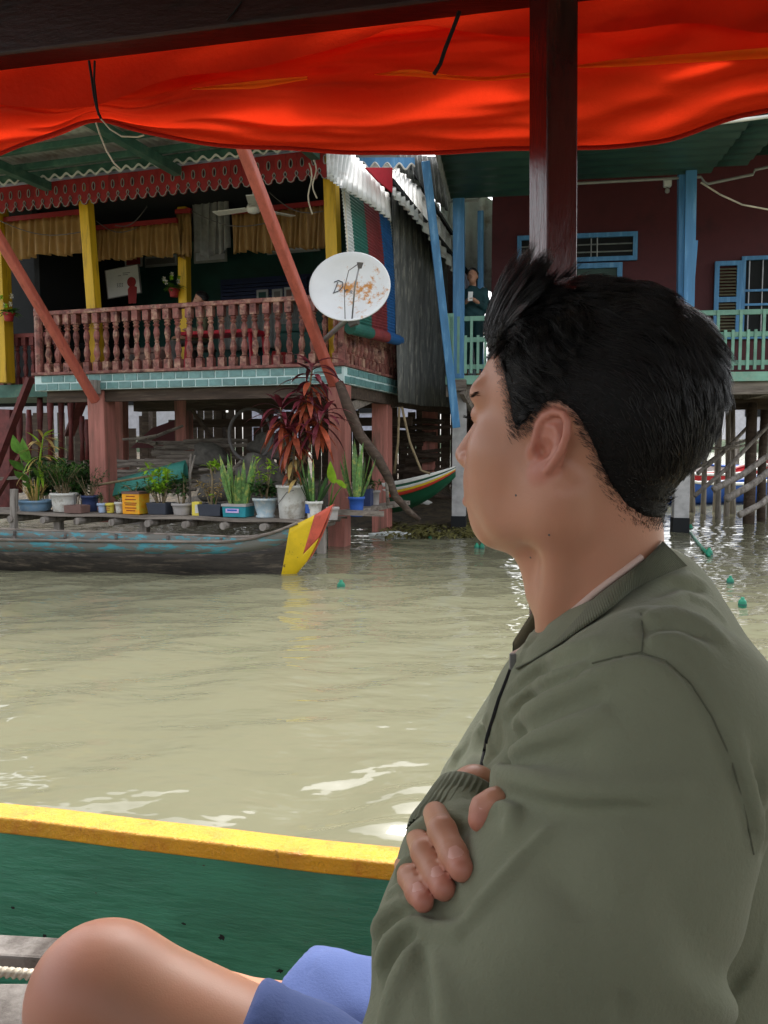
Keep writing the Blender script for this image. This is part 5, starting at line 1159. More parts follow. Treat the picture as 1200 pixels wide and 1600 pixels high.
def polyd(P, pts):
    """distance to polyline and parameter 0..1 along it"""
    pts = np.asarray(pts, float); seg = np.linalg.norm(np.diff(pts, axis=0), axis=1); tot = seg.sum(); acc = 0
    best = np.full(len(P), 1e9); par = np.zeros(len(P))
    for i in range(len(pts)-1):
        a, b = pts[i], pts[i+1]; ab = b-a; pa = P-a; hh = pa@ab; l2 = max(ab@ab, 1e-12); t = np.clip(hh/l2, 0, 1); d = np.sqrt(np.maximum(np.einsum('ij,ij->i', pa, pa)+t*(t*l2-2*hh), 0))
        m = d < best; best[m] = d[m]; par[m] = ((acc+t*seg[i])/tot)[m]; acc += seg[i]
    return best, par
def isosurface(f, lo, hi, h, B=10, lip=1.2):
    lo = np.asarray(lo, float); n = np.ceil((np.asarray(hi)-lo)/h/B).astype(int)*B+1
    G = np.full(n, 1.0, np.float32)
    nb = (n-1)//B
    c = np.stack(np.meshgrid(*[(np.arange(k)*B+B/2)*h for k in nb], indexing='ij'), -1).reshape(-1, 3)+lo
    fc = np.concatenate([f(c[i:i+200000]) for i in range(0, len(c), 200000)]); rad = B*h*math.sqrt(3)/2*lip+.004
    ids = np.stack(np.meshgrid(*[np.arange(k) for k in nb], indexing='ij'), -1).reshape(-1, 3)
    off = np.stack(np.meshgrid(*[np.arange(B+1)]*3, indexing='ij'), -1).reshape(-1, 3)
    act = np.abs(fc) < rad
    for bi in ids[(~act) & (fc < 0)]:
        s = bi*B; G[s[0]:s[0]+B+1, s[1]:s[1]+B+1, s[2]:s[2]+B+1] = -1
    ab = ids[act]
    for i in range(0, len(ab), 24):
        ch = ab[i:i+24]; P = ((ch*B)[:,None,:]+off[None]).reshape(-1, 3)*h+lo; v = f(P).astype(np.float32).reshape(len(ch), B+1, B+1, B+1)
        for q, bi in zip(v, ch): s = bi*B; G[s[0]:s[0]+B+1, s[1]:s[1]+B+1, s[2]:s[2]+B+1] = q
    S = G < 0
    n0, n1, n2 = n-1
    cnt = np.zeros((n0,n1,n2), np.int8)
    for a in (0,1):
        for b in (0,1):
            for d in (0,1): cnt += S[a:a+n0, b:b+n1, d:d+n2]
    cells = np.argwhere((cnt > 0) & (cnt < 8)); idx = np.full((n0,n1,n2), -1, np.int32); idx[tuple(cells.T)] = np.arange(len(cells))
    acc = np.zeros((len(cells),3)); w = np.zeros(len(cells)); cor = [(a,b,d) for a in (0,1) for b in (0,1) for d in (0,1)]
    cv = {k: G[cells[:,0]+k[0], cells[:,1]+k[1], cells[:,2]+k[2]].astype(float) for k in cor}
    for k in cor:
        for ax in range(3):
            if k[ax] == 0:
                k2 = list(k); k2[ax] = 1; k2 = tuple(k2); a, b = cv[k], cv[k2]; m = (a < 0) != (b < 0)
                t = np.where(m, a/np.where(m, a-b, 1), 0); p = np.tile(np.array(k, float), (len(cells),1)); p[:,ax] += t
                acc[m] += p[m]; w[m] += 1
    Vt = lo+(cells+acc/w[:,None])*h; F = []
    for ax in range(3):
        u, v = (ax+1) % 3, (ax+2) % 3
        s0 = [slice(None)]*3; s1 = [slice(None)]*3; s0[ax] = slice(0,-1); s1[ax] = slice(1,None)
        e = np.argwhere(S[tuple(s0)] != S[tuple(s1)]); e = e[(e[:,u] > 0) & (e[:,v] > 0) & (e[:,u] < n[u]-1) & (e[:,v] < n[v]-1)]
        flip = S[e[:,0], e[:,1], e[:,2]]
        q = []
        for du, dv in ((-1,-1),(0,-1),(0,0),(-1,0)): c_ = e.copy(); c_[:,u] += du; c_[:,v] += dv; q.append(idx[c_[:,0], c_[:,1], c_[:,2]])
        q = np.stack(q, 1); q[~flip] = q[~flip][:, ::-1]; F.append(q)
    return Vt, np.concatenate(F)
def march(f, px, py, d0=.25, d1=1.6):
    R = np.array([list(ray(x, y)) for x, y in zip(px, py)]); R /= np.linalg.norm(R, axis=1)[:,None]
    t = np.full(len(R), d0)
    for _ in range(90): t = t + np.clip(f(np.array(CAM)+R*t[:,None])*.7, -.05, .05)
    return np.array(CAM)+R*t[:,None], t
A_ = lambda *a: np.array(at(*a))

# ---- head frame
HYAW, HPIT = math.radians(34.1), math.radians(5.3)
Hc = A_(905.6, 705.6, .735)
hf = np.array([-math.cos(HYAW)*math.cos(HPIT), math.sin(HYAW)*math.cos(HPIT), math.sin(HPIT)]); hl = np.array([-math.sin(HYAW), -math.cos(HYAW), 0.]); hup = np.cross(hf, hl)
HR = np.stack([hf, hl, hup]); toH = lambda P: (P-Hc)@HR.T; fromH = lambda q: np.asarray(q, float)@HR+Hc
def f_head(P):
    q = toH(P); y = np.abs(q[:,1]); s = np.stack([q[:,0], y, q[:,2]], 1)
    d = ell(q, (-.008,0,.044), (.089,.073,.082))
    d = smin(d, ell(q, (.0318,0,.052), (.063,.064,.058)), .02)
    d = smin(d, ell(q, (.0427,0,-.012), (.056,.059,.068)), .025)
    d = smin(d, ell(s, (.056,.0422,-.006), (.026,.022,.022)), .025)                 # cheekbone
    d = smin(d, ell(s, (.040,.040,-.040), (.034,.020,.034)), .025)                  # cheek
    d = smin(d, cap(s, (.0,.051,-.030), (-.002,.049,-.052), .017), .03)             # jaw angle
    d = smin(d, cap(s, (-.002,.049,-.052), (.0651,.014,-.0775), .0165), .028)       # jaw line
    d = smin(d, ell(q, (.0761,0,-.0715), (.019,.021,.018)), .02)                    # chin
    d = smin(d, ell(q, (.0723,0,-.037), (.031,.0402,.034)), .02)                    # mouth
    d = smin(d, cap(s, (.0948,.010,.0452), (.0788,.046,.0442), .0105, .009), .016)  # brow
    d = smax(d, -ell(s, (.100,.031,.0246), (.018,.019,.012)), .012)                 # eye socket
    d = smin(d, ell(s, (.0801,.031,.0256), (.0125,.015,.0110)), .004)               # eye under lid
    d = smin(d, cap(q, (.0871,0,.0333), (.1125,0,-.0133), .0075, .0105), .010)      # nose
    d = smin(d, ell(s, (.1005,.012,-.0173), (.013,.008,.0085)), .006)
    d = smin(d, cap(s, (.1049,0,-.0456), (.0914,.022,-.0516), .0062, .003), .006)   # lips
    d = smin(d, cap(s, (.1049,0,-.0576), (.0914,.020,-.0536), .0066, .003), .006)
    d = smax(d, -cap(s, (.112,0,-.0516), (.0925,.022,-.0525), .0012), .003)
    return d, q, s
# ear: outline of the helix, folds and bowl in the head's side plane, flared outwards
ea = math.radians(17)
_e, _t = march(lambda P: f_head(P)[0], [861], [699]); EARC = toH(_e)[0] + np.array([.002,-.0015,-.003])
def earpt(f, u, l=0.):                 # f forward, u up in the ear plane; the plane swings out towards the back and leans
    f = f*.98 - u*.20; return np.array([EARC[0] + f*math.cos(ea), EARC[1] - f*math.sin(ea) + l, EARC[2] + u*.98])
HEL = [(.012,.001),(.013,.010),(.013,.020),(.009,.028),(.001,.0325),(-.009,.0315),(-.016,.025),(-.0185,.015),(-.0175,.004),(-.014,-.006),(-.009,-.015)]
ANT = [(.004,.020),(-.004,.020),(-.010,.013),(-.0105,.003),(-.007,-.006),(.000,-.010)]
def f_ear(q):
    hel = [earpt(f,u,.010) for f,u in HEL]; ant = [earpt(f,u,.008) for f,u in ANT]
    c = earpt(-.002,.006,.004); n = np.array([math.sin(ea), math.cos(ea), 0]); fa = np.array([math.cos(ea), -math.sin(ea), 0]); A = np.stack([fa, n, [0,0,1.]])
    d = ell(q, c, (.0165,.0050,.027), A)
    dh, _ = polyd(q, hel); d = smin(d, dh-.0034, .002)
    d = smin(d, ell(q, earpt(.001,-.0195,.007), (.0085,.0048,.0095), A), .006)       # lobe
    d = smax(d, -ell(q, earpt(.002,.001,.014), (.0085,.0095,.0115), A), .002); d = smax(d, -ell(q, earpt(.0055,-.001,.006), (.0038,.009,.0050), A), .0015)        # bowl
    da, _ = polyd(q, ant); d = smin(d, da-.0024, .002)
    d = smin(d, ell(q, earpt(.0125,-.002,.006), (.0045,.005,.006), A), .003)          # tragus
    return d
NB = A_(946, 1035, .75)                     # base of the neck
SL, EL, WL = A_(1030,1140,.575), A_(745,1690,.49), A_(718,1290,.628)
SR, ER, WR = np.array([.285,.93,1.06]), A_(785,1250,.865), A_(745,1290,.66)
TY = math.radians(17); tf = np.array([-math.cos(TY), math.sin(TY), 0]); tl = np.array([-math.sin(TY), -math.cos(TY), 0])
TC = np.array([.232,.75,1.03]); PV = np.array([.27,.76,.56])
KL, HL_, AL = A_(172,1560,.74), np.array([.22,.66,.53]), np.array([-.28,.79,.20])
KR, HR_ = A_(330,1600,1.02), np.array([.24,.86,.53])
FPIX = [  # fingers of the far hand closing over the near sleeve: where each leaves the crook, bends and ends (pixels), and radii
    ([(786,1246),(772,1254),(757,1264),(750,1281)], (.0090,.0094,.0094,.0082)),
    ([(680,1272),(691,1298),(709,1336),(721,1358)], (.0092,.0098,.0094,.0082)),
    ([(652,1308),(663,1331),(682,1368),(693,1388)], (.0088,.0094,.0090,.0080)),
    ([(632,1352),(641,1372),(653,1394),(661,1408)], (.0078,.0084,.0082,.0072))]
FING = []
def place_fingers():
    for k, (px, rs) in enumerate(FPIX):
        _, t = march(f_jack0, [p[0] for p in px], [p[1] for p in px]); W, _ = march(f_jack0, [p[0] for p in px], [p[1] for p in px])
        d = [w[1] for w in W]; off = (.075,.008,-.006,-.003) if k else (.02,.004,-.004,-.002)
        d[1] = d[1] if k == 0 else min(d[1], d[2]+.035)
        if k:
            d3 = d[3]-.005; d1 = min(d[1]+.003, d3+.034); dz = [d1+.05, d1, (d1+d3)/2-.003, d3]
        else: dz = [d[i]+off[i] for i in range(4)]
        FING.append(([(p[0], p[1], dz[i]) for i, p in enumerate(px)], rs))
def body_extra(P):
    d = cap(P, WR, A_(705,1300,.645), .020, .022)
    for pts, rs in FING:
        W = [A_(*p) for p in pts]; fd = None
        for i in range(3):
            c = cap(P, W[i], W[i+1], rs[i], rs[i+1]); fd = c if fd is None else smin(fd, c, .003)
        ax = (W[3]-W[2])/np.linalg.norm(W[3]-W[2]); u_ = (P-W[2])@ax
        fd = fd + .0007*(np.exp(-((u_+.001)/.0010)**2)+np.exp(-((u_-.0018)/.0009)**2)) - .0005*np.exp(-((u_-.0)/.005)**2)
        d = np.minimum(d, fd)
    # near hand slipping under the other arm
    d = np.minimum(d, cap(P, WL, A_(742,1236,.655), .023, .021)); d = np.minimum(d, cap(P, A_(738,1238,.656), A_(785,1226,.73), .020, .016))
    return d
def culled(P, f, c, R, rin):
    D = np.linalg.norm(P-np.asarray(c), axis=1); out = D-rin; m = D < R
    if m.any(): out[m] = f(P[m])
    return out
EARW = fromH(earpt(0,.005,.005))
def f_face(P):
    d = f_head(P)[0]
    return smin(d, culled(P, lambda p: f_ear(toH(p)), EARW, .07, .045), .004)
HANDS = [True]
def f_body(P):
    d = culled(P, f_face, Hc+.02*hup, .20, .15)
    nk = cap(P, fromH((-.020,0,-.02)), NB, .0505, .058); d = smin(d, nk, .022)
    d = smin(d, cap(P, fromH((.035,0,-.075)), fromH((.012,0,-.125)), .018, .022), .03)                       # under the chin, throat
    d = smin(d, cap(P, fromH((-.014,.058,-.035)), A_(862,1000,.725), .010, .012), .022)                     # neck muscle
    # trunk and limbs inside the clothes
    t = (P-TC); tt = np.stack([t@tf*1.25, t@tl*.72, t[:,2]], 1); pv = PV-TC; d = smin(d, cap(tt, (0,0,0), ((pv@tf)*1.25, (pv@tl)*.72, pv[2]), .10, .105), .03)
    d = smin(d, cap(P, SL, EL, .045, .036), .02); d = smin(d, cap(P, EL, WL, .036, .026), .01); d = smin(d, cap(P, SR, ER, .045, .036), .02); d = smin(d, cap(P, ER, WR, .036, .026), .01)
    d = smin(d, cap(P, NB, SL, .045, .04), .02); d = smin(d, cap(P, NB, SR, .045, .04), .02)
    if HANDS[0]: d = smin(d, culled(P, body_extra, A_(700,1300,.6), .2, .15), .006)
    # legs
    leg = cap(P, HL_, KL, .086, .062); leg = smin(leg, ell(P, KL+np.array([-.012,-.005,.006]), (.058,.056,.058)), .03)
    leg = smin(leg, cap(P, KL+np.array([-.005,0,-.02]), AL, .055, .034), .03); leg = smin(leg, cap(P, AL, AL+np.array([-.16,.03,-.06]), .034, .026), .03)
    calf = cap(P, KL*.75+AL*.25+np.array([.03,0,0]), KL*.4+AL*.6+np.array([.02,0,0]), .045, .036); leg = smin(leg, calf, .03)
    d = smin(d, leg, .02)
    lr = cap(P, HR_, KR, .082, .058); lr = smin(lr, cap(P, KR, KR+np.array([-.02,.12,-.36]), .052, .034), .03); lr = smin(lr, cap(P, KR+np.array([-.02,.12,-.36]), KR+np.array([-.17,.13,-.40]), .034,.026), .03); d = smin(d, lr, .02)
    return d
def skin_mat():
    return M('warm brown skin', srgb(200,148,120), .42, .09, 14, .25, 520, spec=.45, sss=.06, bdist=.0008, dirt=srgb(186,124,98), dirt_amt=.3, dirt_scale=7, dirt_edge=.25, rnd=0)
mt['skin'] = skin_mat()
# ---- jacket
TJ = np.array([.236,.755,.985])
def f_jack0(P):
    t = P-TJ; pv = PV-TJ; tt = np.stack([t@tf, t@tl*.72, t[:,2]], 1)
    d = cap(tt, (0,0,0), (pv@tf, (pv@tl)*.72, pv[2]), .132, .135)
    tz_ = A_(1000,965,.762)
    d = smin(d, cap(P, tz_, SL+np.array([.0,.02,-.012]), .058, .078), .04)
    d = smin(d, cap(P, tz_, SR, .058, .075), .04)
    d = smin(d, cap(P, A_(930,1075,.69), A_(893,1130,.71), .056, .066), .04)
    ml = SL*.5+EL*.5+np.array([.012,0,-.012])
    d = smin(d, cap(P, SR, ER, .082, .072), .03); d = smin(d, cap(P, ER, WR, .055, .040), .02)
    a = cap(P, SL, ml, .086, .086); a = smin(a, cap(P, ml, EL, .087, .074), .03)
    d = smin(d, a, .022)
    fm, fw = EL*.5+WL*.5, EL*.22+WL*.78
    fa = cap(P, EL, fm, .075, .064); fa = smin(fa, cap(P, fm, fw, .061, .051), .02); fa = smin(fa, cap(P, fw, WL, .047, .033), .004); d = smin(d, fa, .010)
    # neck opening
    n = nrm_(fromH((-.03,0,-.02))-NB)
    d = smax(d, -cap(P, NB+n*.03, A_(838,985,.75), .040, .016), .010)
    return d
def onj(pts, f=f_jack0):
    Q = []
    for (x0,y0), (x1,y1) in zip(pts, pts[1:]):
        for k in range(4): Q.append((x0+(x1-x0)*k/4, y0+(y1-y0)*k/4))
    Q.append(pts[-1]); P, t = march(f, [q[0] for q in Q], [q[1] for q in Q]); return P
# cloth folds: (photo polyline, amplitude m, half width m); ridges positive, creases negative
FOLDS = [
 # chest: long folds fanning from the zip up to the shoulder
 ([(812,1062),(840,1040),(880,1018),(930,1000)], .004,.006), ([(800,1085),(830,1060),(870,1038),(915,1022)], -.006,.0045), ([(800,1100),(828,1078),(868,1054),(905,1043)], .006,.0055),
 ([(793,1122),(820,1096),(855,1072),(900,1056)], -.0085,.0045), ([(797,1142),(828,1112),(868,1086),(915,1064),(955,1050)], .008,.0065),
 ([(800,1160),(835,1134),(880,1110),(930,1092)], -.009,.0050), ([(801,1178),(835,1156),(880,1138),(940,1118)], .009,.0070),
 ([(788,1200),(815,1186),(855,1176),(905,1172)], -.010,.0055), ([(776,1196),(790,1186),(800,1178)], .006,.006),
 ([(757,1228),(767,1212),(785,1207),(815,1216),(860,1230),(920,1238),(1000,1236),(1060,1228)], .012,.0085), ([(775,1246),(805,1244),(850,1258),(920,1268),(1000,1262)], -.009,.0070),
 ([(770,1262),(785,1252),(800,1262),(796,1285)], .007,.006), ([(764,1150),(768,1175),(762,1200)], .005,.006), ([(778,1130),(780,1160),(776,1180)], -.006,.004),
 ([(824,1010),(842,985),(850,965)], -.004,.004), ([(806,1045),(820,1015),(836,985)], .003,.005),
 # shoulder and yoke
 ([(1000,955),(1010,990),(1003,1018)], -.0030,.004), ([(905,1046),(950,1031),(1000,1020),(1040,1032),(1078,1066),(1112,1118),(1142,1185),(1162,1255),(1178,1335)], -.0045,.0045),
 ([(930,1055),(970,1042),(1005,1036),(1040,1050),(1075,1085)], .0035,.007), ([(1010,966),(1050,958),(1095,972),(1130,1000)], .005,.0070), ([(1012,984),(1055,978),(1100,994)], -.0045,.005), ([(1012,1000),(1060,1000),(1105,1020)], .004,.007),
 ([(1025,930),(1060,915),(1095,925)], -.005,.005), ([(1030,945),(1065,932),(1100,945),(1125,968)], .004,.006), ([(1045,905),(1080,905),(1100,915)], .003,.006),
 ([(1146,1150),(1170,1220),(1186,1300)], .006,.007), ([(1166,1180),(1188,1250),(1196,1330)], -.006,.006), ([(1185,1320),(1192,1250),(1200,1190)], .005,.005),
 # elbow gathers on the forearm
 ([(584,1452),(600,1428),(622,1414),(648,1408)], .0075,.0060), ([(586,1478),(602,1446),(624,1430),(648,1424)], -.009,.0050), ([(590,1505),(606,1470),(626,1448),(650,1440)], .009,.0065),
 ([(600,1545),(608,1505),(624,1472),(645,1455)], -.012,.0065), ([(600,1600),(612,1560),(626,1520),(648,1475)], .009,.0075), ([(580,1600),(578,1550),(582,1510)], -.006,.005), ([(634,1430),(668,1446),(714,1454)], .006,.006), ([(650,1420),(690,1428),(720,1422)], -.004,.006),
 ([(602,1404),(620,1388),(642,1378)], .005,.005), ([(612,1378),(630,1362),(652,1352)], -.006,.0045), ([(618,1362),(640,1340),(662,1328)], .006,.0055), ([(640,1320),(662,1302),(690,1292)], -.005,.0045), ([(642,1296),(668,1282),(700,1278),(728,1290)], .006,.0055),
 ([(713,1454),(760,1397),(810,1337),(860,1282),(892,1246)], .0032,.0055), ([(726,1458),(775,1400),(825,1340),(872,1290)], -.0022,.007),
 ([(708,1205),(712,1185),(728,1165)], -.006,.006), ([(704,1222),(702,1200),(712,1172)], .005,.006), ([(735,1195),(745,1150),(765,1115)], .004,.006),
 ([(672,1490),(690,1540),(705,1600)], .004,.008), ([(655,1480),(668,1530),(676,1590)], -.004,.007), ([(830,1330),(900,1400),(960,1420)], -.004,.03), ([(1000,1350),(940,1450),(860,1540)], .004,.035), ([(760,1560),(830,1500),(900,1420)], .004,.025),
 ([(1060,1420),(1110,1500),(1180,1560)], -.006,.02), ([(1040,1520),(1100,1570),(1180,1590)], .006,.015), ([(975,1600),(972,1570),(966,1550)], -.004,.004),
]
FP = []
for pts, amp, wd in FOLDS:
    amp *= 2.0 if amp > 0 else 2.8
    if wd < .012: wd *= .9
    Q = onj(pts); keep = np.abs(f_jack0(Q)) < .004
    if keep.sum() < 3: continue
    FP.append((Q[keep], amp, wd, Q[keep].mean(0), np.ptp(Q[keep], axis=0).max()*.6+wd*3))
def f_jack(P):
    d = f_jack0(P); near = np.abs(d) < .03
    if near.any():
        Pn = P[near]; dn_ = d[near]
        for Q, amp, wd, c, R in FP:
            m = np.linalg.norm(Pn-c, axis=1) < R
            if m.any():
                dist, par = polyd(Pn[m], Q); prof = np.exp(-(dist/wd)**2) if amp > 0 else np.exp(-1.25*dist/wd)
                dn_[m] -= amp*prof*np.sin(np.pi*np.clip(.08+par*.84,0,1))**.7
        w = Pn*np.array([1,1,1.]); dn_ += .0012*np.sin(w[:,0]*60+4*np.sin(w[:,2]*22))*np.sin(w[:,2]*47+w[:,1]*30) + .002*np.sin(w[:,0]*23+w[:,2]*17+1)*np.sin(w[:,1]*19-w[:,2]*13)
        d[near] = dn_
    return d
place_fingers()
ZS = 1.07                                    # head and hands get a finer mesh than the trunk; the joint lies inside the collar
V1, F1 = isosurface(lambda P: np.maximum(culled(P, f_body, Hc-np.array([0,0,.12]), .36, .2), ZS-.004-P[:,2]), (Hc[0]-.16,Hc[1]-.17,ZS-.012), (Hc[0]+.20,Hc[1]+.19,1.42), .0023)
HANDS[0] = False
V2, F2 = isosurface(lambda P: np.maximum(f_body(P), P[:,2]-ZS), (-.52,.42,.10), (.50,1.28,1.09), .0042)
HANDS[0] = True
hb_ = np.array(A_(700,1320,.55)); V3, F3 = isosurface(body_extra, hb_-np.array([.10,.10,.10]), hb_+np.array([.10,.14,.10]), .0019)
Vb = np.concatenate([V1, V2, V3]); Fb = np.concatenate([F1, F2+len(V1), F3+len(V1)+len(V2)])
man = put('person', np_mesh('person', Vb, Fb), mt['skin'])
def skin_tint():
    q = toH(Vb); s = np.stack([q[:,0], np.abs(q[:,1]), q[:,2]], 1)
    lip = np.exp(-(np.minimum(polyd(s, [(.106,0,-.047),(.092,.021,-.052)])[0], polyd(s, [(.106,0,-.057),(.092,.020,-.053)])[0])/.0052)**2)
    ear = np.clip(1-np.abs(f_ear(q))/.004, 0, 1)*(np.linalg.norm(q-EARC, axis=1) < .06)
    tip = np.zeros(len(Vb))
    for pts, rs in FING: tip = np.maximum(tip, np.exp(-(np.linalg.norm(Vb-A_(*pts[3]), axis=1)/.012)**2), tip)
    kn = np.exp(-(np.linalg.norm(Vb-KL-np.array([-.05,-.02,.02]), axis=1)/.07)**2)
    return np.clip(.9*lip+.45*ear+.6*tip+.35*kn, 0, 1)
at_ = man.data.attributes.new('redness', 'FLOAT', 'POINT'); at_.data.foreach_set('value', skin_tint().astype(np.float32))
def add_redness(m):
    nt = m.node_tree; N = nt.nodes; L = nt.links; p = N['Principled BSDF']; src = p.inputs['Base Color'].links[0].from_socket
    a = N.new('ShaderNodeAttribute'); a.attribute_name = 'redness'; mx = N.new('ShaderNodeMix'); mx.data_type = 'RGBA'
    L.new(a.outputs['Fac'], mx.inputs['Factor']); L.new(src, mx.inputs['A']); mx.inputs['B'].default_value = srgb(196,112,104); L.new(mx.outputs['Result'], p.inputs['Base Color'])
add_redness(mt['skin'])
tag(man, 'young man in olive jacket and blue shorts, arms folded, seen from behind the cheek', 'person')
def cloth(name, col, bs, var=.10, **k):
    m = M(name, col, .9, var, 5, .6, bs, spec=.12, bdist=.0016, rnd=0, **k)
    p = m.node_tree.nodes['Principled BSDF']; p.inputs['Sheen Weight'].default_value = .12; p.inputs['Sheen Roughness'].default_value = .5; return m
mt['jacket'] = cloth('olive jersey cloth', srgb(128,132,110), 260); mt['rib'] = cloth('olive ribbed knit', srgb(112,116,97), 260); mt['seam'] = cloth('olive seam thread', srgb(102,105,88), 500)
Vj, Fj = isosurface(f_jack, (-.10,.36,.50), (.52,1.10,1.20), .0031)
jk = put('jacket', np_mesh('jacket', Vj, Fj), mt['jacket'], man); tag(jk, 'olive green zipped jersey jacket')
def onjs(pts, off=0.):
    Q = onj(pts, f_jack); R = np.array(CAM)-Q; R /= np.linalg.norm(R, axis=1)[:,None]; return [V(q) for q in Q+R*off]
obj('seam', MB().tube(onjs([(1001,958),(1005,990),(1003,1018)], .0006), .0006, 5), mt['seam'], jk)
obj('seam', MB().tube(onjs([(925,1036),(960,1027),(1000,1019),(1040,1032),(1078,1066),(1112,1118),(1142,1185),(1162,1255),(1178,1335)], .0006), .0006, 5), mt['seam'], jk)
zp = onjs([(800,1040),(792,1062),(780,1092),(772,1118),(762,1150),(755,1185),(747,1222)], .0006)
obj('zip', MB().tube(zp, .0020, 6), mt['black'], jk); obj('zip_pull', MB().bar(zp[0]+V((0,-.004,.012)), zp[0]+V((0,-.004,-.02)), .006,.003), mt['metalrod'], jk, bevel=.001)
# ribbed collar around the neck and the pale shirt edge inside it
CO = [(1050,868,.80),(1043,876,.745),(1020,895,.703),(980,926,.674),(932,966,.660),(882,1004,.664),(836,1032,.69),(806,1042,.735),(806,1022,.785),(826,988,.815),(850,960,.83),(905,918,.85),(985,880,.855)]
def loop_pts(L_, n):
    P = np.array([A_(*p) for p in L_]); m = len(P); out = []
    for i in range(n):
        t = i/n*m; k = int(t); f = t-k; p0, p1, p2, p3 = P[(k-1)%m], P[k%m], P[(k+1)%m], P[(k+2)%m]
        out.append(.5*((2*p1)+(-p0+p2)*f+(2*p0-5*p1+4*p2-p3)*f*f+(-p0+3*p1-3*p2+p3)*f**3))
    return np.array(out)
ndir = nrm_(fromH((-.03,0,-.02))-NB)
def collar(name, L_, h, th, rib, mat, inn=0., lift=0., n=720, lab=None):
    P = loop_pts(L_, n); c = P.mean(0); rows = []
    prof = [(0,-.5),(.15,-.1),(.5,.0),(.85,-.1),(1.0,-.45),(1.0,-.9),(.5,-1.0),(0,-1.0)]
    for a, b in prof:
        rw = []
        for i, p in enumerate(P):
            r = p-c; r = r-ndir*(r@ndir); r = r/np.linalg.norm(r); t = i/n
            ri = rib*math.sin(2*math.pi*i/6.)*(1 if b > -.5 else 0)
            rw.append(V(p + ndir*(a*h+lift-.006) + r*(b*th+ri-inn-a*.006)))
        rw.append(rw[0]); rows.append(rw)
    rows.append(rows[0]); o = obj(name, MB().grid(rows), mt[mat], man, smooth=True)
    if lab: o['label'] = lab
mt['tee'] = cloth('pale pink white shirt', srgb(214,188,176), 700)
CLO = [(1074,884),(1048,894),(1018,907),(987,924),(950,954),(905,985),(868,1010),(832,1032),(806,1046)]
CUP = [(1036,845),(1024,858),(1006,875),(987,890),(940,925),(902,957),(866,988),(834,1012),(802,1030)]
def resamp(L_, n):
    P = np.array(L_, float); m = len(P); out = []
    for i in range(n):
        t = i/(n-1)*(m-1); k = min(int(t), m-2); f = t-k; p0, p1, p2, p3 = P[max(k-1,0)], P[k], P[k+1], P[min(k+2,m-1)]
        out.append(.5*((2*p1)+(-p0+p2)*f+(2*p0-5*p1+4*p2-p3)*f*f+(-p0+3*p1-3*p2+p3)*f**3))
    return np.array(out)
def near_depth(f, pts, off, far):
    P, t = march(f, pts[:,0], pts[:,1]); ok = np.abs(f(P)) < .003; d = np.where(ok, P[:,1], np.nan); n = len(d)
    if not ok.all(): d = np.interp(np.arange(n), np.where(ok)[0], d[ok])
    k = np.ones(31)/31; d = np.convolve(np.pad(d, 15, mode='edge'), k, 'valid'); return d-off
nC = 480; lo_, up_c = resamp(CLO, nC), resamp(CUP, nC)
dl = near_depth(lambda P: np.minimum(f_jack(P), f_body(P)), lo_, .005, .8); du = near_depth(f_body, up_c, .006, .8); rows = []
for a_, b_ in ((0,.004),(.0,-.002),(.25,-.0035),(.5,-.0042),(.75,-.0035),(1,-.002),(1,.004)):
    rw = []
    for i in range(nC):
        p = lo_[i]*(1-a_)+up_c[i]*a_; d = dl[i]*(1-a_)+du[i]*a_ + b_ + (.0006*math.sin(2*math.pi*i/5.) if b_ < 0 else 0) - .003*math.sin(math.pi*a_); rw.append(at(p[0], p[1], d))
    rows.append(rw)
obj('collar', MB().grid(rows), mt['rib'], man, smooth=True)['label'] = 'ribbed olive jacket collar'
tp = resamp([(x-3,y-5) for x,y in CUP[2:]], 120); dt = near_depth(f_body, tp, .0008, .8)
obj('shirt_neckline', MB().tube([at(p[0], p[1], d) for p, d in zip(tp, dt)], .0030, 8), mt['tee'], man, smooth=True)['label'] = 'pale shirt neckline inside the collar'
FCO = [(1036,846,.775),(1010,850,.82),(960,868,.845),(905,905,.85),(852,957,.825),(828,988,.805),(803,1028,.765)]
P_ = [A_(*p) for p in FCO]; rows = []
for a_, b_ in ((-.012,0),(.012,.001),(.016,-.004),(.012,-.008),(-.012,-.008)):
    rows.append([V(p + ndir*a_ - np.array([0,1,0])*b_) for p in resamp(P_, 120)])
obj('collar', MB().grid(rows), mt['rib'], man, smooth=True)['label'] = 'far half of the jacket collar'
# ribbed cuff of the near sleeve
ax_ = nrm_(A_(744,1234,.655)-WL); ux = nrm_(np.cross(ax_, [0,0,1])); uy = np.cross(ax_, ux); rows = []
for z, r_ in ((-.010,.0350),(-.002,.0362),(.012,.0338),(.028,.0320),(.038,.0312),(.040,.0295),(.034,.027)):
    rw = []
    for i in range(241):
        a = 2*math.pi*i/240; rr_ = r_+.0009*math.sin(a*40)*(1 if z < .035 else 0); rw.append(V(WL+ax_*(z-.012)+(ux*math.cos(a)+uy*math.sin(a))*rr_))
    rows.append(rw)
obj('cuff', MB().grid(rows), mt['rib'], man, smooth=True)['label'] = 'ribbed olive cuff of the near sleeve'
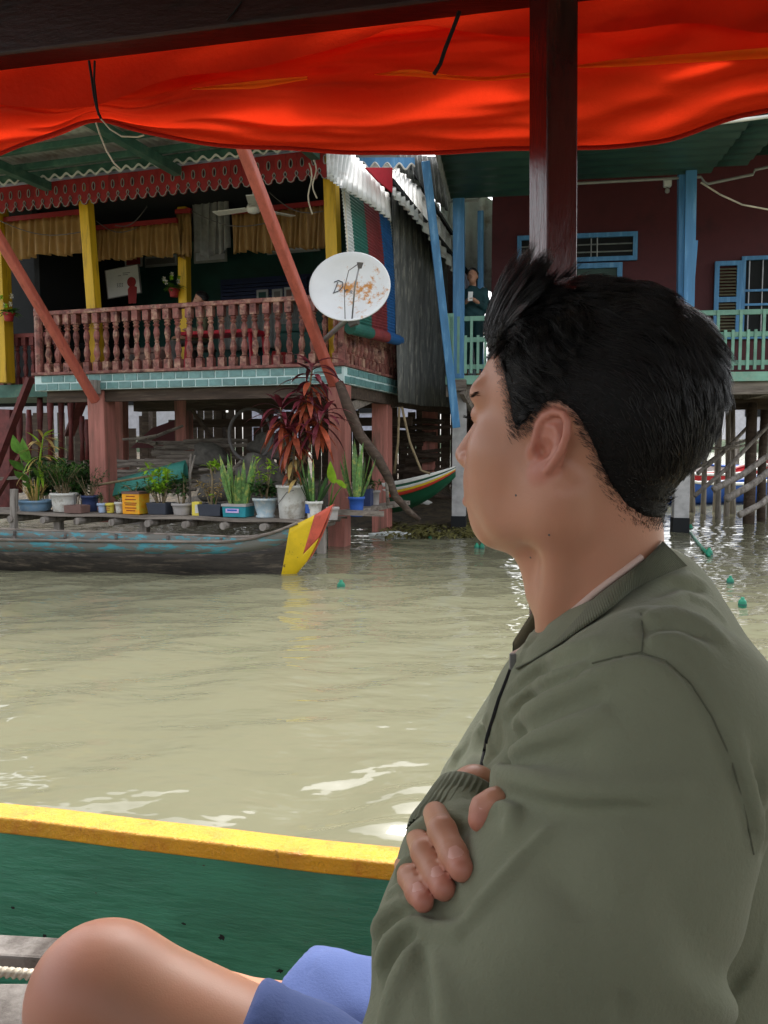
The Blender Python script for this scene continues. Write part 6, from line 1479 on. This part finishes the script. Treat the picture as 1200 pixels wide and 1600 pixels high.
# ---- shorts
def thigh(P, H, K, r0, r1, kend, rim):
    e = H+(K-H)*kend; d = cap(P, H, e+(K-H)*.1, r0, r1); n = nrm_(K-H); n = nrm_(n+np.array([0,0,.25])); pl = (P-e)@n; d = smax(d, pl, .006); d = d + .0022*np.exp(-((pl+.024)/.0022)**2)
    return smax(d, -smax(cap(P, H, K, r0-.012, r1-.012), -(pl+.05), .004), .002) if rim else d
def f_short(P):
    d = thigh(P, HL_, KL, .100, .070, .79, False); d2 = thigh(P, HR_, KR, .112, .106, .80, False); d = smin(d, d2, .03)
    d = smin(d, ell(P, (.25,.76,.52), (.15,.19,.11)), .05)
    d += .0014*np.sin(P[:,0]*75+P[:,1]*30+3*np.sin(P[:,2]*40)) + .003*np.sin(P[:,0]*31-P[:,1]*44+P[:,2]*20)*np.sin(P[:,2]*60+1)
    return d
mt['shorts'] = cloth('periwinkle blue cotton', srgb(86,102,152), 300, .12)
Vs, Fs = isosurface(f_short, (-.25,.42,.36), (.50,1.12,.86), .005)
so = put('shorts', np_mesh('shorts', Vs, Fs), mt['shorts'], man); tag(so, 'periwinkle blue cotton shorts')
# ---- fingernails
mt['nail'] = M('fingernail', srgb(212,158,142), .38, .05, 9, 0, spec=.5, rnd=0)
for pts, rs in FING:
    a, b = A_(*pts[2]), A_(*pts[3]); ax2 = nrm_(b-a); view = nrm_(np.array(CAM)-b); up2 = nrm_(view+np.array([0,0,.5])-ax2*((view+np.array([0,0,.5]))@ax2)); sd2 = np.cross(ax2, up2); rows = []
    for i in range(7):
        t = i/6; w_ = .0052*math.sin(math.pi*(.22+.6*t)); rw = []
        for j in range(7):
            s_ = (j/6-.5)*2; an = s_*.75; r_ = rs[2]*(1-.13*t)+.0006; c_ = a*(1-(.25+.75*t))+b*(.25+.75*t)
            rw.append(V(c_+up2*r_*math.cos(an*w_/.0052)*(1-.10*t*t)+sd2*r_*math.sin(an)*w_/.0052*.85))
        rows.append(rw)
    obj('fingernail', MB().grid(rows), mt['nail'], man, smooth=True)
# ---- hair
f_hd = lambda P: smin(f_head(P)[0], cap(P, fromH((-.020,0,-.02)), NB, .0505, .058), .022)
HPX = [(776,556),(783,590),(790,625),(794,660),(800,678),(818,674),(834,655),(846,641),(868,634),(892,650),(914,688),(930,728),(948,765),(968,792),(992,812),(1016,820)]
hp3, _ = march(f_hd, [p[0] for p in HPX], [p[1] for p in HPX]); hq = toH(hp3)[:, [0,2]]
poly = np.concatenate([[[.16, hq[0,1]-.004]], hq, [[-.20, hq[-1,1]-.004], [-.20,.30], [.16,.30]]])
def poly_sd(x, y):
    n = len(poly); d = np.full(len(x), 1e9); ins = np.zeros(len(x), bool)
    for i in range(n):
        a, b = poly[i], poly[(i+1) % n]; e = b-a; w = np.stack([x-a[0], y-a[1]], 1); t = np.clip((w@e)/(e@e), 0, 1); d = np.minimum(d, np.linalg.norm(w-t[:,None]*e, axis=1))
        c = ((a[1] > y) != (b[1] > y)) & (x < (b[0]-a[0])*(y-a[1])/(b[1]-a[1]+1e-12)+a[0]); ins ^= c
    return np.where(ins, -d, d)
def f_hair(P):
    q = toH(P); d = f_hd(P); reg = poly_sd(q[:,0], q[:,2])
    top = np.clip((q[:,2]-.05)/.06, 0, 1); back = np.clip((-q[:,0]-.03)/.07, 0, 1)*np.clip((q[:,2]+.045)/.06, 0, 1); fr = np.clip((q[:,0]-.02)/.06, 0, 1)*top
    th = .005 + .012*top + .008*back*(1-.5*top) + .004*fr + .003*np.sin(q[:,0]*70+q[:,2]*50)*np.sin(q[:,1]*60+q[:,0]*40)*(.3+top)
    th = .0012 + th*np.clip((-reg-.003)/.028, .0, 1)**.8
    return smax(d-th, reg+.0035, .005)
Vh, Fh = isosurface(f_hair, fromH((0,0,.04))-.2, fromH((0,0,.04))+.2, .004)
def hair_mat():
    m = M('black hair', (.0055,.005,.005,1), .62, .3, 60, .6, 260, spec=.22, rnd=0, bdist=.003); return m
mt['hair'] = hair_mat(); mt['strand'] = M('black hair strand', (.010,.009,.0088,1), .33, .3, 60, 0, spec=.5, rnd=0)
hr = put('hair', np_mesh('hair', Vh, Fh), mt['hair'], man); tag(hr, 'thick black hair swept up at the front')
def strands():
    r = np.random.default_rng(12); q = toH(Vh); 
    sel = np.where((f_hair(Vh) > -.004) & (f_hd(Vh) > .0015))[0]
    N_ = 36000; qs_ = toH(Vh[sel]); wt_ = 1+1.0*((qs_[:,0] > .045)&(qs_[:,1] > -.04)); root = Vh[r.choice(sel, N_, p=wt_/wt_.sum())] + r.normal(0,.0012,(N_,3)); q = toH(root)
    top = np.clip((q[:,2]-.055)/.06, 0, 1); fr = np.clip((q[:,0]-.04)/.04, 0, 1)*np.clip((q[:,2]-.06)/.04,0,1); back = np.clip((-q[:,0]-.02)/.07, 0, 1)
    low = np.clip((.02-q[:,2])/.06, 0, 1); reg = poly_sd(q[:,0], q[:,2])
    n = q-np.array([-.01,0,.045]); n /= np.linalg.norm(n, axis=1)[:,None]
    comb = np.stack([-1+0*top, .10*np.sign(q[:,1])*(1-top), -.30-.7*low-.6*back*(1-top)], 1)
    cl = np.stack([np.sin(q@k) for k in r.normal(0,55,(3,3))], 1)
    d = comb + .38*cl*(.35+top[:,None]) + r.normal(0,.15,(N_,3)); d -= n*(d*n).sum(1)[:,None]; d /= np.linalg.norm(d, axis=1)[:,None]
    d += n*(.15+.18*top+.06*back*(1-low))[:,None]
    quiff = np.stack([.02+.22*np.sin(q[:,1]*60), .35*np.sin(q[:,1]*75+q[:,0]*40), 1.0+0*fr], 1)
    d = d*(1-fr[:,None]) + (quiff+.2*cl)*fr[:,None]; d /= np.linalg.norm(d, axis=1)[:,None]
    L = (.018+.012*top+.024*fr+.004*back)*(1-.55*low)*r.uniform(.5,1.25,N_)*np.clip(.35-reg/.04,.35,1)
    rare = r.random(N_) < .012; L[rare] *= 1.6
    bend = np.where(fr[:,None] > .3, np.array([-.55,0,-.2]), -n*.35+np.array([-.1,0,-.2])) + .08*r.normal(0,1,(N_,3))
    # short hairs fading out over the skin along the hairline
    qv = toH(V1); rg = poly_sd(qv[:,0], qv[:,2]); ok = (rg > -.012) & (rg < .005) & (f_ear(qv) > .004) & (V1[:,2] > Hc[2]-.115); ix = np.where(ok)[0]; pw = np.clip((.005-rg[ix])/.009, 0.03, 1); M_ = 20000
    e = toH(V1[r.choice(ix, M_, p=pw/pw.sum())]) + r.normal(0,.0012,(M_,3)); ne = e-np.array([0,0,.02]); ne[:,2] *= .5; ne /= np.linalg.norm(ne, axis=1)[:,None]
    fore = np.clip((e[:,0]-.06)/.02, 0, 1)
    ce = np.stack([-1+.4*fore, .0*fore, -.35-.5*np.clip((.02-e[:,2])/.05,0,1)+1.2*fore], 1) + r.normal(0,.11,(M_,3)); ce -= ne*(ce*ne).sum(1)[:,None]; ce /= np.linalg.norm(ce, axis=1)[:,None]; ce += ne*.10
    q = np.concatenate([q, e]); n = np.concatenate([n, ne*.0+ne]); d = np.concatenate([d, ce]); L = np.concatenate([L, r.uniform(.003,.007,M_)*(1+.8*fore)]); bend = np.concatenate([bend, -ne*.03]); fr = np.concatenate([fr, 0*fore]); N_ += M_
    K = 5; pts = []; p = q - n*np.concatenate([np.full(N_-M_,.0012), np.full(M_,.0002)])[:,None]; dd = d.copy()
    for i in range(K):
        pts.append(p.copy()); dd = dd + bend*.22; dd /= np.linalg.norm(dd, axis=1)[:,None]; p = p + dd*(L/(K-1))[:,None]
    pts = np.stack(pts, 1); cen = r.choice(N_-M_, 900, replace=False); cq = q[cen]
    for i0 in range(0, N_-M_, 3000):
        sl = slice(i0, min(i0+3000, N_-M_)); nn_ = cen[np.argmin((cq**2).sum(1)[None]-2*(q[sl]@cq.T), 1)]
        for i in range(1, K): wgt = .62*(i/(K-1)); pts[sl, i] = pts[sl, i]*(1-wgt) + (pts[nn_, i])*wgt
    #                             # N,K,3
    side = np.cross(d, n); side /= np.linalg.norm(side, axis=1)[:,None]+1e-9; up_ = np.cross(side, d)
    w0 = .00034*r.uniform(.6,1.3,N_); w0[-M_:] *= .45; ring = []
    for k in range(3):
        a = k*2.094; ring.append(math.cos(a)*side+math.sin(a)*up_)
    P = np.zeros((N_, K, 3, 3))
    for i in range(K):
        w = w0*(1-.85*(i/(K-1))**1.5)
        for k in range(3): P[:, i, k] = pts[:, i] + ring[k]*w[:,None]
    P = P.reshape(-1, 3)@HR + Hc; base = (np.arange(N_)*K*3)[:,None]; F = []
    for i in range(K-1):
        for k in range(3): k2 = (k+1) % 3; F.append(np.stack([base[:,0]+i*3+k, base[:,0]+i*3+k2, base[:,0]+(i+1)*3+k2, base[:,0]+(i+1)*3+k], 1))
    o = put('hair_strands', np_mesh('hair_strands', P, np.concatenate(F)), mt['strand'], hr); o['kind'] = 'stuff'
strands()

# eyebrow and lashes
def small_hairs():
    r = random.Random(3); mb = MB()
    ex = [(734+11*u+r.uniform(-1,1), 619.5-4*math.sin(u*2.0)+r.uniform(-2.8,2.8)) for u in [r.random()**1.5 for _ in range(46)]]
    Q, _ = march(f_body, [e[0] for e in ex], [e[1] for e in ex]); T_, _ = march(f_body, [e[0]+5.5 for e in ex], [e[1]-1.2 for e in ex]); cv_ = np.array(CAM)
    for q_, t_ in zip(Q, T_):
        if np.linalg.norm(q_-t_) > .012 or q_[1] > .9: continue
        o_ = (cv_-q_)/np.linalg.norm(cv_-q_)*.0006; mb.tube([V(q_), V((q_+t_)/2+o_*1.5), V(t_+o_)], [.00016,.00014,.00006], 3, cap=False)
    for k in range(26):
        y = .020+.022*k/25; q0 = np.array([.0915-.010*((y-.031)/.012)**2*.5, y, .0225]); d = np.array([.008, .002*(y-.031)/.01, -.001+.003*r.random()])
        mb.tube([V(fromH(q0)), V(fromH(q0+d*.5-np.array([0,0,.001]))), V(fromH(q0+d))], [.0003,.0002,.0001], 3, cap=False)
    o = obj('brow_and_lashes', mb, mt['hair'], man); o['kind'] = 'stuff'
small_hairs()

for px, py in ((806,774),(829,871),(858,836)):
    P_, _ = march(f_body, [px], [py]); P2_, _ = march(f_body, [px+3,px], [py,py+3]); nm_ = np.cross(P2_[0]-P_[0], P2_[1]-P_[0]); nm_ = nm_/np.linalg.norm(nm_)
    if nm_@(np.array(CAM)-P_[0]) < 0: nm_ = -nm_
    o = put('mole', MB().lathe([(.0011,-.0004),(.0010,.0002),(.0004,.0005)], 8).mesh('mole', True), mt['rubber'], man, loc=V(P_[0]), rot=V(nm_).to_track_quat('Z','Y').to_euler())
# ------------------------------------------------------------ people on the balconies
def far_person(loc, yaw, kind, label, cl, legs, hairlong):
    c, s = math.cos(yaw), math.sin(yaw); R = np.array([[c,-s,0],[s,c,0],[0,0,1.]]); o = np.array(loc)
    L = lambda P: (P-o)@R                       # local: x forward, y left, z up
    hz = {'stand': 1.50, 'sit': 1.12}[kind]
    def f_b(P):
        p = L(P); q = p-np.array([.02,0,hz]); y = np.stack([q[:,0], np.abs(q[:,1]), q[:,2]], 1)
        d = ell(q, (-.01,0,.03), (.095,.075,.10)); d = smin(d, ell(q, (.03,0,-.045), (.065,.055,.075)), .03)
        d = smin(d, cap(q, (.085,0,.01), (.105,0,-.025), .01, .014), .012); d = smin(d, cap(y, (.088,.015,.022), (.07,.045,.022), .010), .012); d = smin(d, ell(y, (-.005,.076,-.005), (.018,.008,.03)), .004)
        d = smax(d, -ell(y, (.10,.030,.002), (.016,.016,.010)), .008); d = smin(d, cap(y, (.088,0,-.062), (.08,.018,-.062), .009), .008)
        d = smin(d, cap(p, (-.01,0,hz-.06), (-.02,0,hz-.20), .05, .06), .02)
        tz = hz-.55
        t = np.stack([p[:,0]+.02, p[:,1]*.68, p[:,2]], 1); d = smin(d, cap(t, (0,0,tz+.30), (0,0,tz), .09, .095), .04)
        for sg in (-1, 1):
            sh, el_ = (-.02,.17*sg,hz-.22), (.0,.22*sg,hz-.48); hd = (.20,.05*sg,hz-.38 if kind == 'stand' else hz-.46)
            d = smin(d, cap(p, sh, el_, .05, .04), .03); d = smin(d, cap(p, el_, hd, .038, .027), .02); d = smin(d, cap(p, hd, (hd[0]+.05, hd[1]-.03*sg, hd[2]+.02), .028, .02), .015)
            for k in range(4): d = smin(d, cap(p, (hd[0]+.05, hd[1]-.03*sg+.012*(k-1.5), hd[2]+.02), (hd[0]+.09, hd[1]-.045*sg+.012*(k-1.5), hd[2]+.015), .009, .007), .006)
            if kind == 'stand':
                d = smin(d, cap(p, (-.02,.09*sg,tz), (.01,.10*sg,.46), .085, .06), .03); d = smin(d, cap(p, (.01,.10*sg,.46), (-.01,.10*sg,.07), .055, .038), .02); d = smin(d, cap(p, (-.03,.10*sg,.04), (.14,.11*sg,.03), .038, .03), .02)
            else:
                d = smin(d, cap(p, (-.02,.09*sg,tz), (.40,.11*sg,.50), .085, .065), .03); d = smin(d, cap(p, (.40,.11*sg,.48), (.36,.11*sg,.07), .058, .04), .02); d = smin(d, cap(p, (.33,.11*sg,.04), (.50,.12*sg,.03), .038, .03), .02)
        return d
    w = .62; Vp, Fp = isosurface(f_b, o-np.array([w,w,.02]), o+np.array([w,w,hz+.22]), .0085)
    m = put('person', np_mesh('person', Vp, Fp), mt['skin_far']); tag(m, label, 'person')
    def f_c(P):
        p = L(P); d = f_b(P)-.014; top = p[:,2]-(hz-.135); hands = p[:,0]-.16
        lowz = (hz-.66)-p[:,2] if kind == 'stand' else (hz-.62)-p[:,2]
        return smax(smax(smax(d, top, .01), np.where(p[:,2] > hz-.6, hands, -1), .006), lowz, .01) + .004*np.sin(p[:,2]*55+p[:,1]*40)
    Vc, Fc = isosurface(f_c, o-np.array([w,w,.02]), o+np.array([w,w,hz+.1]), .011); put('jacket', np_mesh('jacket', Vc, Fc), mt[cl], m)
    def f_l(P):
        p = L(P); d = f_b(P)-.012; return smax(smax(d, p[:,2]-(hz-.62), .01), .10-p[:,2], .01)
    Vl, Fl = isosurface(f_l, o-np.array([w,w,.02]), o+np.array([w,w,hz]), .012); put('trousers', np_mesh('trousers', Vl, Fl), mt[legs], m)
    def f_h(P):
        p = L(P); q = p-np.array([.02,0,hz]); d = ell(q, (-.015,0,.035), (.108,.088,.108))
        if hairlong: d = smin(d, cap(q, (-.06,0,.0), (-.08,0,-.16), .07, .05), .04)
        cut = (q[:,0]-.035) - 1.0*np.clip(q[:,2]-.055, -.2, .2); return smax(smax(d, cut, .012), -.02-q[:,2] if not hairlong else -.2-q[:,2], .02) + .004*np.sin(q[:,2]*90+q[:,1]*70)
    Vq, Fq = isosurface(f_h, o+np.array([-.3,-.3,hz-.3]), o+np.array([.3,.3,hz+.25]), .008); put('hair', np_mesh('hair', Vq, Fq), mt['hair_far'], m)
    return m, L
p = RM @ RL(738, 500, .3); wm, _ = far_person((p.x, p.y, 2.335), math.radians(258), 'stand', 'woman in dark teal jacket standing at the mint balcony rail', 'cloth_teal', 'cloth_teal', True)
ph = V((p.x, p.y, 2.335)) + V((math.cos(math.radians(258)), math.sin(math.radians(258)), 0))*.30
obj('phone', MB().box(ph+V((0,0,1.16)), (.07,.012,.14), Matrix.Rotation(.5,3,'X')), mt['far_white'], label='white phone in the hands of the woman on the balcony', cat='phone', bevel=.004)
p = HM @ HL(316, 500, 1.35); far_person((p.x, p.y, FZ+.05), math.radians(195), 'sit', 'dark haired man sitting low behind the balcony balusters', 'cloth_olive', 'rubber', False)
p2 = p; obj('low_stool', MB().box((p.x, p.y, FZ+.44), (.36,.34,.05)).box((p.x-.14,p.y,FZ+.22),(.05,.3,.40)).box((p.x+.14,p.y,FZ+.22),(.05,.3,.40)), mt['darkwood'], label='low wooden stool under the sitting man', cat='stool', bevel=.01)
